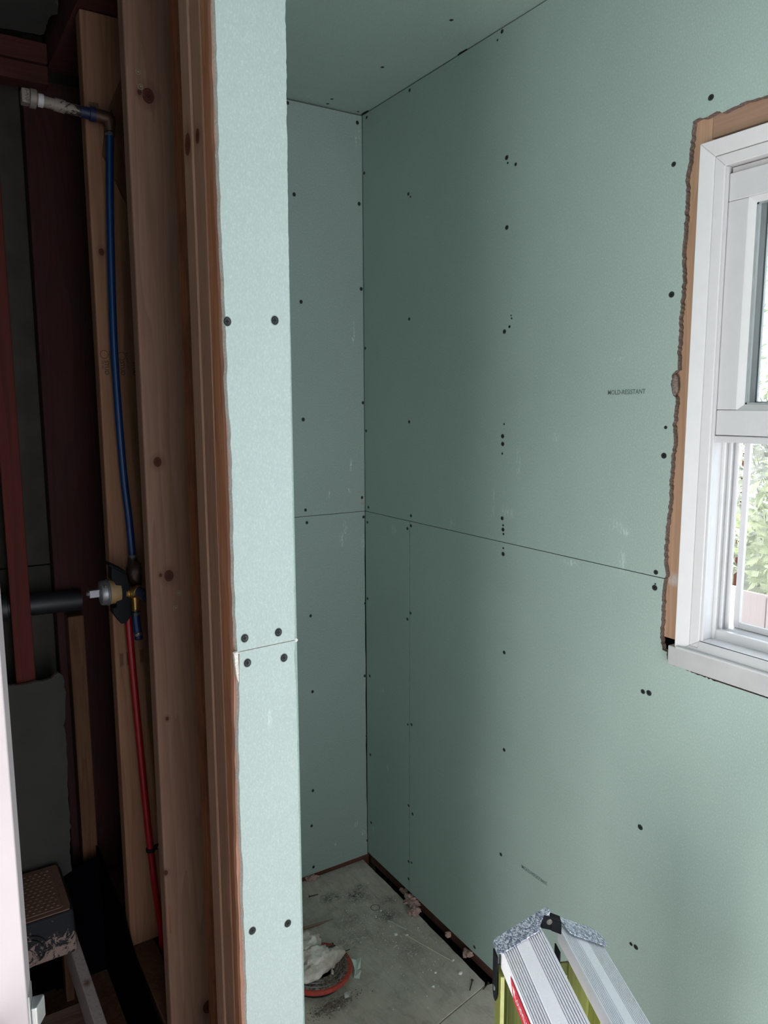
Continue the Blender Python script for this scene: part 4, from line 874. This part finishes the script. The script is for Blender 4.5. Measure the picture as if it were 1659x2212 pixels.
tag(b.build('rust_grit', plain('rust_dirt', (.20, .14, .115), .95, var=.6, sc=90), None, org=(-.4, -.51, 0)), 'dark brown dirt crumbs in front of the toilet flange', 'grit', kind='stuff')

# ------------------------------------------------------------------ outdoors, seen through the glass
G = MB().box((.2, -6, -.75), (14, 14, -.7)).build('ground', plain('lawn', (.08, .085, .035), .95, var=.4, sc=3), None, org=(5, 3, -.72)); tag(G, kind='structure')
fe = tag(empty('garden_fence', (1.9, .5, -.7)), 'weathered board fence outside the window', 'fence')
fw = [wood('fence_wood_%d' % i, (.56, .43, .40), (.46, .35, .33), 2, 12, [], i*2.1, .9, contrast=.5) for i in range(3)]
for k in range(40):
    y = -3.0+k*.145; MB().box((1.90, y, -.69), (1.92, y+.138, .72+.01*(k % 3))).build('board', fw[k % 3], fe)
for z in (-.3, .45): MB().box((1.921, -3.0, z), (1.96, 2.8, z+.09)).build('rail', fw[0], fe)
def leafm(n, c): return plain(n, c, .7, var=.45, sc=14)
LM = [leafm('leaf_light', (.42, .46, .24)), leafm('leaf_dark', (.36, .37, .28)), leafm('leaf_dry', (.50, .42, .45))]
def bush(c, r, n, m, lb, cat='shrub', nm='garden_shrub'):
    rnd = random.Random(int(c[1]*77)+n); b = MB()
    for _ in range(n):
        u = rnd.uniform(-1, 1); th = rnd.uniform(0, 6.283); rr = rnd.uniform(.55, 1)**.5; q = math.sqrt(1-u*u)
        p = Vector(c)+Vector((q*math.cos(th)*r[0], q*math.sin(th)*r[1], u*r[2]))*rr
        d1 = Vector((rnd.gauss(0, 1), rnd.gauss(0, 1), rnd.gauss(0, 1))).normalized(); d2 = d1.orthogonal().normalized(); L = rnd.uniform(.03, .06)
        b.add([p-d1*L, p+d2*L*.45, p+d1*L, p-d2*L*.45], [(0, 1, 2, 3)])
    root = tag(empty(nm, (c[0], c[1], -.7)), lb, cat)
    tag(b.build('foliage', m, root), kind='stuff')
    MB().tube([(c[0], c[1], -.7), (c[0]+.03, c[1], c[2])], [.03, .015], 8).build('stem', M['darkb'], root)
bush((2.7, -.3, .9), (.6, .62, .55), 2200, LM[0], 'bright leafy shrub rising behind the fence, left in the window')
bush((3.4, 1.35, 1.0), (.7, .8, .7), 2200, LM[1], 'darker shrub behind the fence')
bush((2.9, -1.65, .75), (.5, .5, .5), 1500, LM[2], 'dry purplish shrub behind the fence')
bush((5.5, 2.2, 2.1), (1.1, 1.3, 1.3), 2600, LM[0], 'sunlit tree farther off beyond the fence', 'tree', 'garden_tree')
